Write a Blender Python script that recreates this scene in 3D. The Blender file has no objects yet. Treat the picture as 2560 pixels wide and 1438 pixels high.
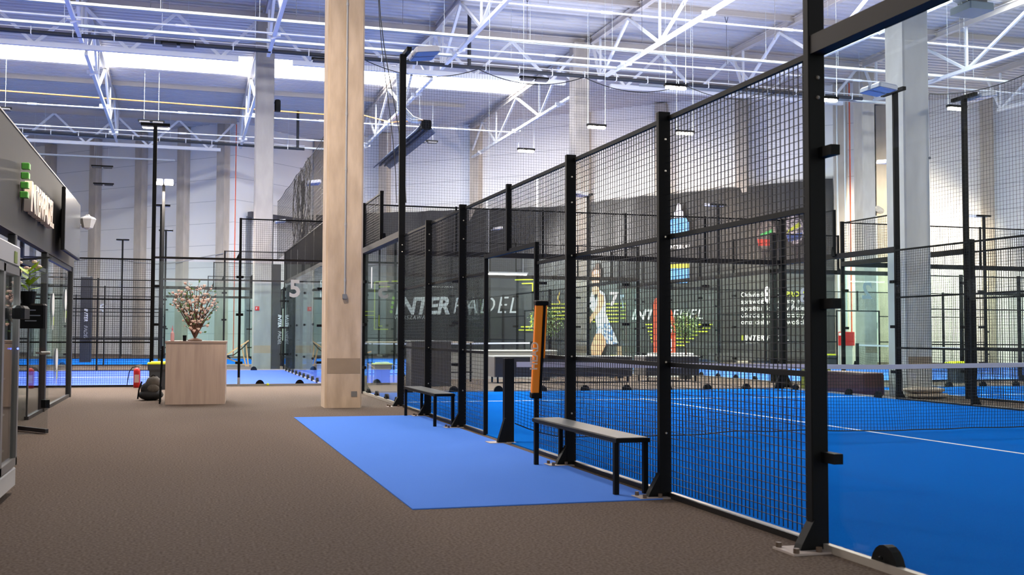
import bpy, math, random
from mathutils import Vector, Matrix
random.seed(7)
S = bpy.context.scene
COL = S.collection
PI = math.pi

# ---------------------------------------------------------------- camera
cam = bpy.data.cameras.new('camera')
camo = bpy.data.objects.new('camera', cam)
COL.objects.link(camo)
S.camera = camo
F, CX, CY, CZ, YAW, PITCH, ROLL, PX, PY = 2542.51, -3.66073, -1.27698, 1.2613, .263780, .0408, .00492, -130.617, 12.589
fwd = Vector((math.sin(YAW) * math.cos(PITCH), math.cos(YAW) * math.cos(PITCH), math.sin(PITCH)))
rgt = Vector((math.cos(YAW), -math.sin(YAW), 0))
upv = rgt.cross(fwd)
r2 = math.cos(ROLL) * rgt + math.sin(ROLL) * upv
u2 = -math.sin(ROLL) * rgt + math.cos(ROLL) * upv
mw = Matrix((r2, u2, -fwd)).transposed().to_4x4()
mw.translation = (CX, CY, CZ)
camo.matrix_world = mw
cam.sensor_width = 36
cam.lens = F / 2560 * 36
cam.shift_x = -PX / 2560
cam.shift_y = PY / 2560
cam.clip_start = .1
cam.clip_end = 300
cam.dof.use_dof = True
cam.dof.focus_distance = 14.5
cam.dof.aperture_fstop = 3.6

# ---------------------------------------------------------------- world, exposure
w = bpy.data.worlds.new('world'); S.world = w
w.use_nodes = True
bg = w.node_tree.nodes['Background']
bg.inputs[0].default_value = (.75, .85, 1, 1)
bg.inputs[1].default_value = 1.0
S.view_settings.view_transform = 'Standard'
S.view_settings.look = 'None'
S.view_settings.gamma = 1
S.view_settings.use_curve_mapping = False
S.view_settings.exposure = 0.3
SKY_STRENGTH = 21.0
FRONT_FILL_STRENGTH = 1.5
UP_FILL_W = 90
S.cycles.max_bounces = 8
S.cycles.diffuse_bounces = 4
S.cycles.transparent_max_bounces = 40
S.cycles.glossy_bounces = 3
S.cycles.caustics_reflective = False
S.cycles.caustics_refractive = False
S.cycles.sample_clamp_indirect = 6

# ---------------------------------------------------------------- materials
def srgb(r, g, b):
    f = lambda c: c / 12.92 if c <= .04045 else ((c + .055) / 1.055) ** 2.4
    return (f(r / 255), f(g / 255), f(b / 255), 1)

MATS = {}
def mat(name, col, rough=.6, metal=0, noise=None, bump=None, emis=None, spec=.5, stretch=None):
    """col sRGB 0-255; noise=(scale, col2, contrast); bump=(scale, strength)"""
    if name in MATS: return MATS[name]
    m = bpy.data.materials.new(name); m.use_nodes = True
    nt = m.node_tree; b = nt.nodes['Principled BSDF']
    b.inputs['Base Color'].default_value = srgb(*col)
    b.inputs['Roughness'].default_value = rough
    b.inputs['Metallic'].default_value = metal
    b.inputs['Specular IOR Level'].default_value = spec
    tc = nt.nodes.new('ShaderNodeTexCoord')
    src = tc.outputs['Object']
    if stretch:
        mp = nt.nodes.new('ShaderNodeMapping'); mp.inputs['Scale'].default_value = stretch
        nt.links.new(src, mp.inputs[0]); src = mp.outputs[0]
    if noise:
        n = nt.nodes.new('ShaderNodeTexNoise'); n.inputs['Scale'].default_value = noise[0]
        n.inputs['Detail'].default_value = 5
        nt.links.new(src, n.inputs['Vector'])
        cr = nt.nodes.new('ShaderNodeValToRGB')
        k = noise[2] if len(noise) > 2 else .2
        cr.color_ramp.elements[0].position = .5 - k; cr.color_ramp.elements[1].position = .5 + k
        cr.color_ramp.elements[0].color = srgb(*col); cr.color_ramp.elements[1].color = srgb(*noise[1])
        nt.links.new(n.outputs['Fac'], cr.inputs[0]); nt.links.new(cr.outputs[0], b.inputs['Base Color'])
    if bump:
        n2 = nt.nodes.new('ShaderNodeTexNoise'); n2.inputs['Scale'].default_value = bump[0]
        nt.links.new(src, n2.inputs['Vector'])
        bp = nt.nodes.new('ShaderNodeBump'); bp.inputs['Strength'].default_value = bump[1]
        bp.inputs['Distance'].default_value = .01
        nt.links.new(n2.outputs['Fac'], bp.inputs['Height']); nt.links.new(bp.outputs[0], b.inputs['Normal'])
    if emis:
        b.inputs['Emission Color'].default_value = (*emis[0], 1); b.inputs['Emission Strength'].default_value = emis[1]
    MATS[name] = m
    return m

def glassmat(name, tint, refl=1.0, rough=0.0):
    m = bpy.data.materials.new(name); m.use_nodes = True
    nt = m.node_tree; nt.nodes.clear()
    out = nt.nodes.new('ShaderNodeOutputMaterial'); mx = nt.nodes.new('ShaderNodeMixShader')
    tr = nt.nodes.new('ShaderNodeBsdfTransparent'); tr.inputs[0].default_value = (*tint, 1)
    gl = nt.nodes.new('ShaderNodeBsdfGlossy'); gl.inputs['Roughness'].default_value = rough
    ge = nt.nodes.new('ShaderNodeNewGeometry'); dt = nt.nodes.new('ShaderNodeVectorMath'); dt.operation = 'DOT_PRODUCT'
    nt.links.new(ge.outputs['Incoming'], dt.inputs[0]); nt.links.new(ge.outputs['Normal'], dt.inputs[1])
    def mth(op, a, b=None):
        n = nt.nodes.new('ShaderNodeMath'); n.operation = op
        if isinstance(a, (int, float)): n.inputs[0].default_value = a
        else: nt.links.new(a, n.inputs[0])
        if b is not None:
            if isinstance(b, (int, float)): n.inputs[1].default_value = b
            else: nt.links.new(b, n.inputs[1])
        return n.outputs[0]
    c = mth('SUBTRACT', 1.0, mth('ABSOLUTE', dt.outputs['Value']))
    f5 = mth('MULTIPLY', mth('POWER', c, 5.0), .9)
    nt.links.new(mth('MULTIPLY', mth('ADD', f5, .016), refl), mx.inputs[0])
    nt.links.new(tr.outputs[0], mx.inputs[1]); nt.links.new(gl.outputs[0], mx.inputs[2])
    nt.links.new(mx.outputs[0], out.inputs[0])
    MATS[name] = m
    return m

black = mat('black_powder_coat', (10, 11, 13), .6, spec=.15)
wire_m = mat('black_wire', (12, 12, 16), .5, spec=.3)
carpet = mat('carpet', (74, 64, 57), .95, noise=(55, (120, 106, 97), .2), bump=(400, .5), spec=.1)
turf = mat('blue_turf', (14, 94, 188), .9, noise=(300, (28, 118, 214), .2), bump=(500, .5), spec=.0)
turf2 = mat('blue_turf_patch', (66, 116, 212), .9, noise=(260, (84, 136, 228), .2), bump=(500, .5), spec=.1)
turf3 = mat('blue_turf_sheen_tint', (60, 86, 184), .9, noise=(280, (74, 100, 198), .2), bump=(500, .5), spec=.1)  # washed sheen put into the blue, darkened against the direct skylight
line_m = mat('court_line', (235, 238, 245), .8)
conc = mat('concrete', (168, 160, 150), .85, noise=(2.2, (196, 188, 177), .3), bump=(60, .15), stretch=(1.5, 1.5, .5))
conc_warm = mat('concrete_board_marked', (176, 154, 132), .85, noise=(3.2, (218, 196, 172), .28), bump=(60, .15), stretch=(2, 2, .5))
conc_c2 = mat('concrete_dimmed_column', (136, 133, 132), .85, noise=(2.2, (160, 157, 154), .3), bump=(60, .15), stretch=(1.5, 1.5, .5))  # concrete copy darkened to offset the strong light on this column
conc_brightened = mat('concrete_brightened_column', (198, 196, 192), .85, noise=(2.2, (222, 220, 216), .3), bump=(60, .15), stretch=(1.5, 1.5, .5))  # concrete copy lightened to make up for weak light on this column
conc_stain = mat('concrete_stain_band', (150, 132, 112), .85, noise=(3, (168, 148, 126), .3))
white_steel = mat('white_painted_steel', (232, 234, 236), .4)
cream_steel = mat('cream_galvanised_beam', (196, 190, 186), .5)
galv = mat('galvanised_tray', (206, 214, 220), .35, .3)
deck_m = mat('trapezoid_roof_sheet', (200, 199, 202), .45, .0)
black_pipe = mat('black_drain_pipe', (38, 42, 50), .5)
gas_m = mat('yellow_gas_pipe', (196, 140, 80), .5)
red_m = mat('red_paint', (190, 28, 30), .35)
orange_m = mat('orange_foam_cover', (255, 140, 8), .5, emis=None)
white_m = mat('white_plastic', (235, 235, 232), .45)
grey_m = mat('grey_plastic', (120, 124, 132), .5)
dgrey_m = mat('dark_grey_laminate', (72, 72, 80), .5)
lgrey_m = mat('light_grey_panel', (178, 178, 178), .5)
steel_m = mat('plain_steel', (170, 165, 155), .35, .8)
yellow_m = mat('yellow_lid', (226, 230, 30), .4)
banner_m = mat('black_banner_vinyl', (46, 46, 47), .5, noise=(.8, (54, 54, 55), .3), bump=(2.2, 1.0))
lime_m = mat('lime_print', (214, 226, 40), .6)
print_white = mat('white_print', (236, 238, 238), .6)
shop_m = mat('shop_dark_cladding', (34, 31, 30), .7, noise=(3, (40, 37, 35), .3), stretch=(3, 3, .3))
darkframe = mat('dark_window_frame', (44, 44, 46), .4)
wood = mat('ash_wood_laminate', (172, 150, 136), .5, noise=(3.5, (196, 174, 158), .25), stretch=(5, 5, .35))
pine = mat('pine_wood', (214, 170, 124), .6)
bark = mat('bark', (88, 60, 46), .8)
leaf_m = mat('leaf_green', (70, 104, 52), .5, noise=(9, (120, 150, 90), .2))
leaf_y = mat('leaf_yellow_green', (150, 180, 40), .5)
petal = mat('pink_white_petal', (222, 178, 166), .6, noise=(20, (240, 222, 206), .2))
sign_white = mat('sign_letter_white', (232, 214, 196), .5)
green_m = mat('green_sign_bar', (70, 150, 50), .5)
glass = glassmat('court_glass', (.92, .965, .955), 1.0)
glass2 = glassmat('shop_glass', (.9, .93, .93), 1.0)

wall_m = bpy.data.materials.new('wall_sandwich_panel'); wall_m.use_nodes = True
def _wall():
    nt = wall_m.node_tree; b = nt.nodes['Principled BSDF']; b.inputs['Roughness'].default_value = .5
    tc = nt.nodes.new('ShaderNodeTexCoord'); sp = nt.nodes.new('ShaderNodeSeparateXYZ')
    nt.links.new(tc.outputs['Object'], sp.inputs[0])
    m1 = nt.nodes.new('ShaderNodeMath'); m1.operation = 'MULTIPLY'; m1.inputs[1].default_value = 1 / 1.2
    m2 = nt.nodes.new('ShaderNodeMath'); m2.operation = 'FRACT'
    m3 = nt.nodes.new('ShaderNodeMath'); m3.operation = 'LESS_THAN'; m3.inputs[1].default_value = .018
    nt.links.new(sp.outputs[2], m1.inputs[0]); nt.links.new(m1.outputs[0], m2.inputs[0]); nt.links.new(m2.outputs[0], m3.inputs[0])
    mx = nt.nodes.new('ShaderNodeMix'); mx.data_type = 'RGBA'
    mx.inputs[6].default_value = srgb(240, 241, 242); mx.inputs[7].default_value = srgb(180, 184, 190)
    nt.links.new(m3.outputs[0], mx.inputs[0]); nt.links.new(mx.outputs[2], b.inputs['Base Color'])
_wall()

def emit(name, col, strength):
    m = bpy.data.materials.new(name); m.use_nodes = True
    nt = m.node_tree; nt.nodes.clear()
    o = nt.nodes.new('ShaderNodeOutputMaterial'); e = nt.nodes.new('ShaderNodeEmission')
    e.inputs[0].default_value = (*col, 1); e.inputs[1].default_value = strength
    nt.links.new(e.outputs[0], o.inputs[0]); MATS[name] = m
    return m
sky_m = emit('skylight_daylight', (1, .98, .95), SKY_STRENGTH)
front_fill_m = emit('front_fill_glow', (1, .97, .93), FRONT_FILL_STRENGTH)
lamp_m = emit('lit_lamp_lens', (1, .86, .72), 30)
tube_m = emit('lit_tube', (1, .93, .88), 14)

# ---------------------------------------------------------------- mesh helpers
class MB:
    def __init__(s): s.v = []; s.f = []; s.mi = []; s.cur = 0; s.smooth = False
    def add(s, vs, fs):
        o = len(s.v); s.v += [tuple(v) for v in vs]
        for f in fs: s.f.append([i + o for i in f]); s.mi.append(s.cur)
        return s
    def box(s, a, b):
        x0, y0, z0 = a; x1, y1, z1 = b
        return s.add([(x0, y0, z0), (x1, y0, z0), (x1, y1, z0), (x0, y1, z0), (x0, y0, z1), (x1, y0, z1), (x1, y1, z1), (x0, y1, z1)],
                     [(0, 3, 2, 1), (4, 5, 6, 7), (0, 1, 5, 4), (1, 2, 6, 5), (2, 3, 7, 6), (3, 0, 4, 7)])
    def bbox(s, a, b, r=.01):
        """box with chamfered vertical edges and top"""
        x0, y0, z0 = a; x1, y1, z1 = b
        def ring(z, i): 
            c = r
            return [(x0 + i + c, y0 + i, z), (x1 - i - c, y0 + i, z), (x1 - i, y0 + i + c, z), (x1 - i, y1 - i - c, z),
                    (x1 - i - c, y1 - i, z), (x0 + i + c, y1 - i, z), (x0 + i, y1 - i - c, z), (x0 + i, y0 + i + c, z)]
        vs = ring(z0, 0) + ring(z1 - r, 0) + ring(z1, r * .7)
        fs = [tuple(reversed(range(8)))] + [tuple(range(16, 24))]
        for k in (0, 8):
            for i in range(8): fs.append((k + i, k + (i + 1) % 8, k + 8 + (i + 1) % 8, k + 8 + i))
        return s.add(vs, fs)
    def bar(s, p, q, w, h=None, caps=True, up=(0, 0, 1)):
        h = h or w; p = Vector(p); q = Vector(q); d = (q - p).normalized()
        u = Vector(up)
        if abs(d.dot(u)) > .98: u = Vector((1, 0, 0))
        a = d.cross(u).normalized(); b = a.cross(d)
        a = a * w / 2; b = b * h / 2
        vs = [p - a - b, p + a - b, p + a + b, p - a + b, q - a - b, q + a - b, q + a + b, q - a + b]
        fs = [(0, 1, 5, 4), (1, 2, 6, 5), (2, 3, 7, 6), (3, 0, 4, 7)]
        if caps: fs += [(0, 3, 2, 1), (4, 5, 6, 7)]
        return s.add(vs, fs)
    def tube(s, p, q, r, n=10, r2=None):
        r2 = r if r2 is None else r2
        p = Vector(p); q = Vector(q); d = (q - p).normalized()
        u = Vector((0, 0, 1)) if abs(d.z) < .98 else Vector((1, 0, 0))
        a = d.cross(u).normalized(); b = a.cross(d)
        vs = []
        for c, rr in ((p, r), (q, r2)):
            for i in range(n):
                t = 2 * PI * i / n; vs.append(c + a * math.cos(t) * rr + b * math.sin(t) * rr)
        fs = [(i, (i + 1) % n, n + (i + 1) % n, n + i) for i in range(n)]
        fs += [tuple(reversed(range(n))), tuple(range(n, 2 * n))]
        return s.add(vs, fs)
    def path(s, pts, r, n=6):
        for a, b in zip(pts[:-1], pts[1:]): s.tube(a, b, r, n)
        return s
    def prism(s, pts, z0, z1, M=None):
        """polygon in local XY extruded z0..z1, then transformed by M"""
        n = len(pts); vs = [Vector((x, y, z0)) for x, y in pts] + [Vector((x, y, z1)) for x, y in pts]
        if M: vs = [M @ v for v in vs]
        fs = [tuple(reversed(range(n))), tuple(range(n, 2 * n))] + [(i, (i + 1) % n, n + (i + 1) % n, n + i) for i in range(n)]
        return s.add(vs, fs)
    def lathe(s, prof, n=20, c=(0, 0, 0)):
        vs = []
        for r, z in prof:
            for i in range(n):
                t = 2 * PI * i / n; vs.append((c[0] + r * math.cos(t), c[1] + r * math.sin(t), c[2] + z))
        fs = []
        for k in range(len(prof) - 1):
            for i in range(n): fs.append((k * n + i, k * n + (i + 1) % n, (k + 1) * n + (i + 1) % n, (k + 1) * n + i))
        fs += [tuple(reversed(range(n))), tuple(range((len(prof) - 1) * n, len(prof) * n))]
        return s.add(vs, fs)
    def ball(s, c, r, n=8, sq=(1, 1, 1)):
        vs = [(c[0], c[1], c[2] - r * sq[2])]; m = n // 2
        for j in range(1, m):
            ph = -PI / 2 + PI * j / m
            for i in range(n):
                t = 2 * PI * i / n
                vs.append((c[0] + r * sq[0] * math.cos(ph) * math.cos(t), c[1] + r * sq[1] * math.cos(ph) * math.sin(t), c[2] + r * sq[2] * math.sin(ph)))
        vs.append((c[0], c[1], c[2] + r * sq[2])); fs = []
        for i in range(n): fs.append((0, 1 + (i + 1) % n, 1 + i))
        for j in range(m - 2):
            for i in range(n):
                a = 1 + j * n + i; b = 1 + j * n + (i + 1) % n; fs.append((a, b, b + n, a + n))
        L = len(vs) - 1
        for i in range(n): fs.append((L, L - n + i, L - n + (i + 1) % n))
        return s.add(vs, fs)
    def mesh(s, name, *mats):
        me = bpy.data.meshes.new(name); me.from_pydata(s.v, [], s.f)
        for m in mats: me.materials.append(m)
        if len(mats) > 1: me.polygons.foreach_set('material_index', s.mi)
        if s.smooth: me.polygons.foreach_set('use_smooth', [True] * len(s.f))
        me.update(); return me
    def obj(s, name, m, parent=None, loc=None):
        return link(name, s.mesh(name, *(m if isinstance(m, (list, tuple)) else (m,))), parent, loc)

def link(name, data, parent=None, loc=None, rot=None):
    o = bpy.data.objects.new(name, data); COL.objects.link(o)
    if parent: o.parent = parent
    if loc: o.location = loc
    if rot: o.rotation_euler = rot
    return o
def tag(o, label, cat, group=None, kind=None):
    o['label'] = label; o['category'] = cat
    if group: o['group'] = group
    if kind: o['kind'] = kind
    return o
def thing(name, label, cat, loc=(0, 0, 0), rz=0, group=None):
    o = link(name, None, None, loc, (0, 0, rz)); return tag(o, label, cat, group)
def struct(name, mb, m, label=None):
    o = mb.obj(name, m); o['kind'] = 'structure'
    if label: o['label'] = label
    return o
def dup(o, parent=None, first=True):
    c = o.copy(); COL.objects.link(c); c.parent = parent
    for ch in list(o.children): dup(ch, c)
    return c
_txt = {}
def text(name, s, size, m, parent, M, extrude=.004, shear=0, offset=0, align='LEFT', spacing=1.0, lines=1.0):
    """flat lettering in local XY -> M (4x4)"""
    cu = bpy.data.curves.new(name, 'FONT'); cu.body = s; cu.size = size; cu.extrude = extrude; cu.shear = shear
    cu.offset = offset; cu.align_x = align; cu.space_character = spacing; cu.space_line = lines; cu.resolution_u = 3
    o = bpy.data.objects.new(name, cu); COL.objects.link(o)
    dg = bpy.context.evaluated_depsgraph_get(); me = bpy.data.meshes.new_from_object(o.evaluated_get(dg))
    bpy.data.objects.remove(o); bpy.data.curves.remove(cu)
    me.transform(M); me.materials.clear(); me.materials.append(m)
    return link(name, me, parent)
def frame(ox, xd, yd):
    """matrix with origin ox, local X dir xd, local Y dir yd"""
    x = Vector(xd).normalized(); y = Vector(yd).normalized(); z = x.cross(y)
    M = Matrix((x, y, z)).transposed().to_4x4(); M.translation = Vector(ox); return M
ORD = ['first', 'second', 'third', 'fourth', 'fifth', 'sixth', 'seventh', 'eighth', 'ninth', 'tenth', 'eleventh', 'twelfth']

# ================================================================ SETTING
H = 12.62       # underside of roof sheet
d44 = Vector((8.15, -7.9, 0)).normalized()      # direction of the sawtooth walls
n44 = Vector((-d44.y, d44.x, 0))                # away from the camera
A0 = Vector((3.35, 58.2, 0)) + n44 * .55        # main banner wall start
A1 = A0 + d44 * 29.9
cL = Vector((-1.2, 54.3, 0))                    # corner on the left
B1 = Vector((29.1, 41.5, 0)); B2 = B1 + d44 * 24
L0 = cL - d44 * 34
fl = MB().box((-34, -12, -.1), (48, 82, 0)); struct('floor', fl, carpet)
def wallseg(name, a, b, h=12.9, t=.25, holes=None):
    m = MB(); d = (b - a).normalized(); n = Vector((-d.y, d.x, 0))
    pts = [a, b, b + n * t, a + n * t]
    m.prism([(p.x, p.y) for p in pts], 0, h); return struct(name, m, wall_m)
wallseg('wall_back', A0, A1)
wallseg('wall_return', cL, A0)
wallseg('wall_far_left', L0, cL)
wallseg('wall_dock', A1, B1)
wallseg('wall_far_right', B1, B2)
wallseg('wall_left', Vector((-33.5, -11.5, 0)), Vector((-33.5, 82, 0)))
wallseg('wall_front', Vector((47.5, -11.5, 0)), Vector((-33.5, -11.5, 0)))
wallseg('wall_right', Vector((47.5, 27, 0)), Vector((47.5, -11.5, 0)))

# roof sheet with skylight strips
def deck(mb, x0, x1, y0, y1, z=H):
    p = .34; n = int(round((y1 - y0) / p)); p = (y1 - y0) / n
    prof = []
    for i in range(n):
        y = y0 + i * p
        prof += [(y, z + .09), (y + p * .22, z + .09), (y + p * .34, z), (y + p * .86, z), (y + p * .98, z + .09)]
    prof.append((y1, z + .09))
    vs = [(x0, y, zz) for y, zz in prof] + [(x1, y, zz) for y, zz in prof]; N = len(prof)
    mb.add(vs, [(i, i + 1, N + i + 1, N + i) for i in range(N - 1)])
SKY = [(5.5, 8.8, 24, 44), (23.2, 26.4, 30), (41.1, 44.25, 11.15)]  # first strip is unseen, its extent shaped to light the right side
rf = MB(); y = -12
SKY = [q if len(q) == 4 else (q[0], q[1], -26, q[2]) for q in SKY]
for a, b, xl, xr in SKY:
    deck(rf, -34, 48, y, a)
    deck(rf, -34, xl, a, b); deck(rf, xr, 48, a, b); y = b
deck(rf, -34, 48, y, 82)
struct('ceiling', rf, deck_m)
lid = MB().box((-34, -12, 13.3), (48, 82, 13.4)); struct('trim_1', lid, white_steel)
for i, (a, b, xl, xr) in enumerate(SKY):
    m = MB()
    m.box((xl, a, 13.1), (xr, b, 13.14))
    o = struct('window_%d' % (i + 1), m, sky_m)
    m = MB()
    for ya, yb in ((a - .02, a + .03), (b - .03, b + .02)): m.box((xl, ya, H + .02), (xr, yb, 13.1))
    for xa in (xl, xr): m.box((xa - .03, a, H + .02), (xa + .03, b, 13.1))
    k = m.obj('window_frame', white_steel); k.parent = o

m = MB(); m.box((-30, -11.3, 2.6), (44, -11.25, 11.6)); fw = struct('window_5', m, front_fill_m)  # glowing panel added behind the camera as fill light
m = MB()
for x in range(-30, 45, 2): m.box((x - .04, -11.25, 2.6), (x + .04, -11.17, 11.6))
for z in (2.6, 5.6, 8.6, 11.6): m.box((-30, -11.25, z - .04), (44, -11.17, z + .04))
m.obj('window_frame', white_steel, fw)  # bars laid over the added fill panel like glazing
# wall columns of the sawtooth facade
def wcol(p, d, label, m=conc):
    n = Vector((-d.y, d.x, 0)); mb = MB()
    a = p - d * .27 - n * .45; pts = [a, a + d * .54, a + d * .54 + n * .449, a + n * .449]
    mb.prism([(q.x, q.y) for q in pts], 0, 12.55)
    o = mb.obj('wall_column', m); tag(o, label, 'column', 'concrete columns against the far walls'); return o
for i, s in enumerate((.4, 4.93, 10.78, 17.0, 21.04, 24.93, 29.3)):
    wcol(A0 + d44 * s, d44, '%s concrete column from the left behind the black banners' % ORD[i])
for i, s in enumerate((-.3, -3.18, -6.41, -10.11, -14)):
    wcol(cL + d44 * (s - .3), d44, '%s concrete wall column leftwards from the projecting wall corner' % ORD[i])
for i, s in enumerate((.35, 4.89, 9.6)):
    wcol(B1 + d44 * s, d44, '%s concrete column right of the loading door on the far right wall' % ORD[i])

# free standing columns
def column(x0, y0, x1, y1, label, m, stain=True):
    t = thing('concrete_column', label, 'column', ((x0 + x1) / 2, (y0 + y1) / 2, 0))
    a, b = (x1 - x0) / 2, (y1 - y0) / 2; c = .03
    pts = [(-a + c, -b), (a - c, -b), (a, -b + c), (a, b - c), (a - c, b), (-a + c, b), (-a, b - c), (-a, -b + c)]
    MB().prism(pts, 0, 12.3).obj('shaft', m, t)
    if stain:
        e = .002
        s_ = MB().prism([(-a + c, -b - e), (a - c, -b - e), (a - c, -b + .01), (-a + c, -b + .01)], .58, .84)
        o = s_.obj('stain_band', conc_stain, t); o['label'] = 'darker brown band around the foot'
    return t, a, b
c1, a, b = column(-1.36, 15.94, -.73, 16.47, 'tall beige concrete column standing in the grey carpet aisle left of the near court', conc_warm)
m = MB()
m.tube((0.0, -b - .02, 1.92), (0.0, -b - .02, 12), .014, 8)
for z in (2.15, 3.1, 4.05, 5.0, 5.95, 6.9): m.tube((0, -b - .02, z), (0, -b - .02, z + .05), .02, 8)
o = m.obj('conduit', lgrey_m, c1); o['label'] = 'thin grey conduit down the column face'
m = MB().box((-.035, -b - .05, 1.85), (.035, -b, 1.93)).obj('junction_box', grey_m, c1)
m = MB().box((.13, -b - .006, .19), (.23, -b + .01, .28)).obj('vent_grille', mat('grille_grey', (120, 118, 116), .5), c1)
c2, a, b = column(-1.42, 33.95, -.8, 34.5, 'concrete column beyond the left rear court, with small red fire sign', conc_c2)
m = MB().box((.06 - a, -b - .012, 2.03), (.2 - a, -b, 2.17)).obj('fire_sign', red_m, c2); m['label'] = 'red and white fire equipment sign'
text('sign_mark', 'F', .11, print_white, m, frame((.085 - a, -b - .016, 2.06), (1, 0, 0), (0, 0, 1)), .002)
m = MB().box((a + .01, -b, 0), (a + .3, -b + .12, 3.62)).obj('protective_pad', mat('black_pad_vinyl', (40, 42, 48), .5), c2); m['label'] = 'tall black padded strip lettered INTERPADEL'
text('pad_lettering', 'INTER', .16, print_white, m, frame((a + .22, -b - .012, 1.9), (0, 0, -1), (1, 0, 0)), .002, .2, .004)
text('pad_lettering', 'PADEL', .16, lgrey_m, m, frame((a + .22, -b - .012, 1.34), (0, 0, -1), (1, 0, 0)), .002, .2)
c3, a, b = column(10.37, 34.2, 10.97, 34.8, 'pale concrete column rising between the two black banners', conc)
c4, a, b = column(10.75, 16.62, 11.38, 17.22, 'large grey concrete column with stacked sacks at its foot, right of the near court', conc_brightened)
MB().tube((-1.3 + 1.6, -b - .01, 5), (.3, -b, 5), .03, 8).obj('sleeve', grey_m, c4)
column(-13.4, 33.95, -12.8, 34.5, 'concrete column hidden behind the shop', conc)
column(22.9, 34.2, 23.5, 34.8, 'concrete column beside the far right court', conc)

# ================================================================ ROOF STEEL
def ytruss(x, y0, L, label, grp, first=None):
    if first:
        t = dup(first); t.location = (x, y0, 0); t['label'] = label; return t
    t = thing('roof_truss', label, 'truss', (x, y0, 0), 0, grp)
    zb, zt = 10.75, 12.28
    MB().bar((0, .75, zb), (0, L - .75, zb), .12, .12).obj('bottom_chord', white_steel, t)
    m = MB(); m.box((-.09, .05, zt + .22), (.09, L - .05, zt + .25)); m.box((-.09, .05, zt), (.09, L - .05, zt + .03)); m.box((-.012, .05, zt), (.012, L - .05, zt + .25))
    m.obj('top_chord', cream_steel, t)
    bn = [.9, 5.8, 12.2, 17.1]; tn = [0.15, 3.4, 9.0, 14.6, L - .15]
    for i, bb in enumerate(bn):
        MB().bar((0, bb, zb), (0, bb, zt), .07).obj('vertical', white_steel, t)
        MB().bar((0, bb, zb), (0, tn[i], zt), .09).obj('diagonal', white_steel, t)
        MB().bar((0, bb, zb), (0, tn[i + 1], zt), .09).obj('diagonal', white_steel, t)
    for yy in (3.3, 9.0, 14.8):
        m = MB(); m.box((-.2, yy - .05, zb - .06), (-.07, yy + .05, zb + .05)); m.box((.07, yy - .05, zb - .06), (.2, yy + .05, zb + .05)); m.tube((-.1, yy, zb - .12), (.1, yy, zb - .02), .05, 6)
        m.obj('tie_bracket', white_steel, t)
    return t
G1 = 'white tube roof trusses running away from the camera'
TX = [(-19.1, 'far left, beyond the shop'), (-13.1, 'above the shop'), (-7.05, 'left of the beige column'), (-1.05, 'in line with the tall beige column'),
      (5.05, 'over the near court'), (11.1, 'over its right fence'), (17.05, 'right of the grey column'), (23.05, 'at the top right corner'), (29.1, 'far right')]
tproto = None
for nm, y0 in (('near bay', 16.4), ('far bay', 34.4), ('bay over the camera', -1.6)):
    for x, w_ in TX:
        if nm == 'far bay' and x > 12: continue
        if nm == 'bay over the camera' and (x < -8 or x > 18): continue
        lab = 'white roof truss of the %s, %s' % (nm, w_)
        tproto = tproto or ytruss(x, y0, 18, lab, G1)
        if tproto['label'] != lab: ytruss(x, y0, 18, lab, G1, tproto)
def xgirder(x0, y, label, w0=12.0, first=None):
    if first:
        t = dup(first); t.location = (x0, y, 0); t['label'] = label; return t
    t = thing('roof_girder', label, 'girder', (x0, y, 0), 0, 'V braced cross girders between the columns')
    zb, zt = 10.75, 12.05
    m = MB(); m.box((.1, -.1, zt + .4), (w0 - .1, .1, zt + .43)); m.box((.1, -.1, zt + .1), (w0 - .1, .1, zt + .13)); m.box((.1, -.015, zt + .1), (w0 - .1, .015, zt + .43))
    m.obj('top_chord', cream_steel, t)
    MB().bar((.9, 0, zb), (w0 - .9, 0, zb), .16, .16).obj('bottom_chord', white_steel, t)
    for k in range(4):
        xb = 1.5 + k * 3
        for xt in (3 * k, 3 * k + 3):
            xt = min(max(xt, .25), w0 - .25)
            MB().bar((xb, 0, zb), (xt, 0, zt + .12), .1).obj('diagonal', white_steel, t)
    return t
gp = None
for y, ys in ((16.4, 'near the tall beige column'), (34.4, 'crossing the skylight'), (52.6, 'by the far left wall')):
    for x0, xs in ((-25.1, 'two bays left of the beige column'), (-13.1, 'one bay left of the beige column'), (-1.05, 'just right of the beige column'), (11.0, 'right of the pale column'), (23.05, 'far right bay')):
        if y == 52.6 and x0 > -2: continue
        if y == 34.4 and x0 > 20: continue
        if y == 16.4 and x0 < -14: continue
        lab = 'V braced girder %s, %s' % (ys, xs)
        if gp is None: gp = xgirder(x0, y, lab)
        else: xgirder(x0, y, lab, first=gp)
# purlin beams across between the trusses
for y, ls in ((25.4, 'near bay'), (30.1, 'near bay, in front of the cable trays'), (46.6, 'far bay beyond the skylight'), (39.2, 'far bay in front of the skylight')):
    x1 = 28 if y < 40 else 9.5
    m = MB(); m.box((-28, y - .08, H - .03), (x1, y + .08, H)); m.box((-28, y - .08, H - .24), (x1, y + .08, H - .21)); m.box((-28, y - .012, H - .24), (x1, y + .012, H))
    tag(m.obj('roof_purlin', cream_steel), 'cream steel beam across under the roof sheets, %s' % ls, 'beam')
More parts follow.
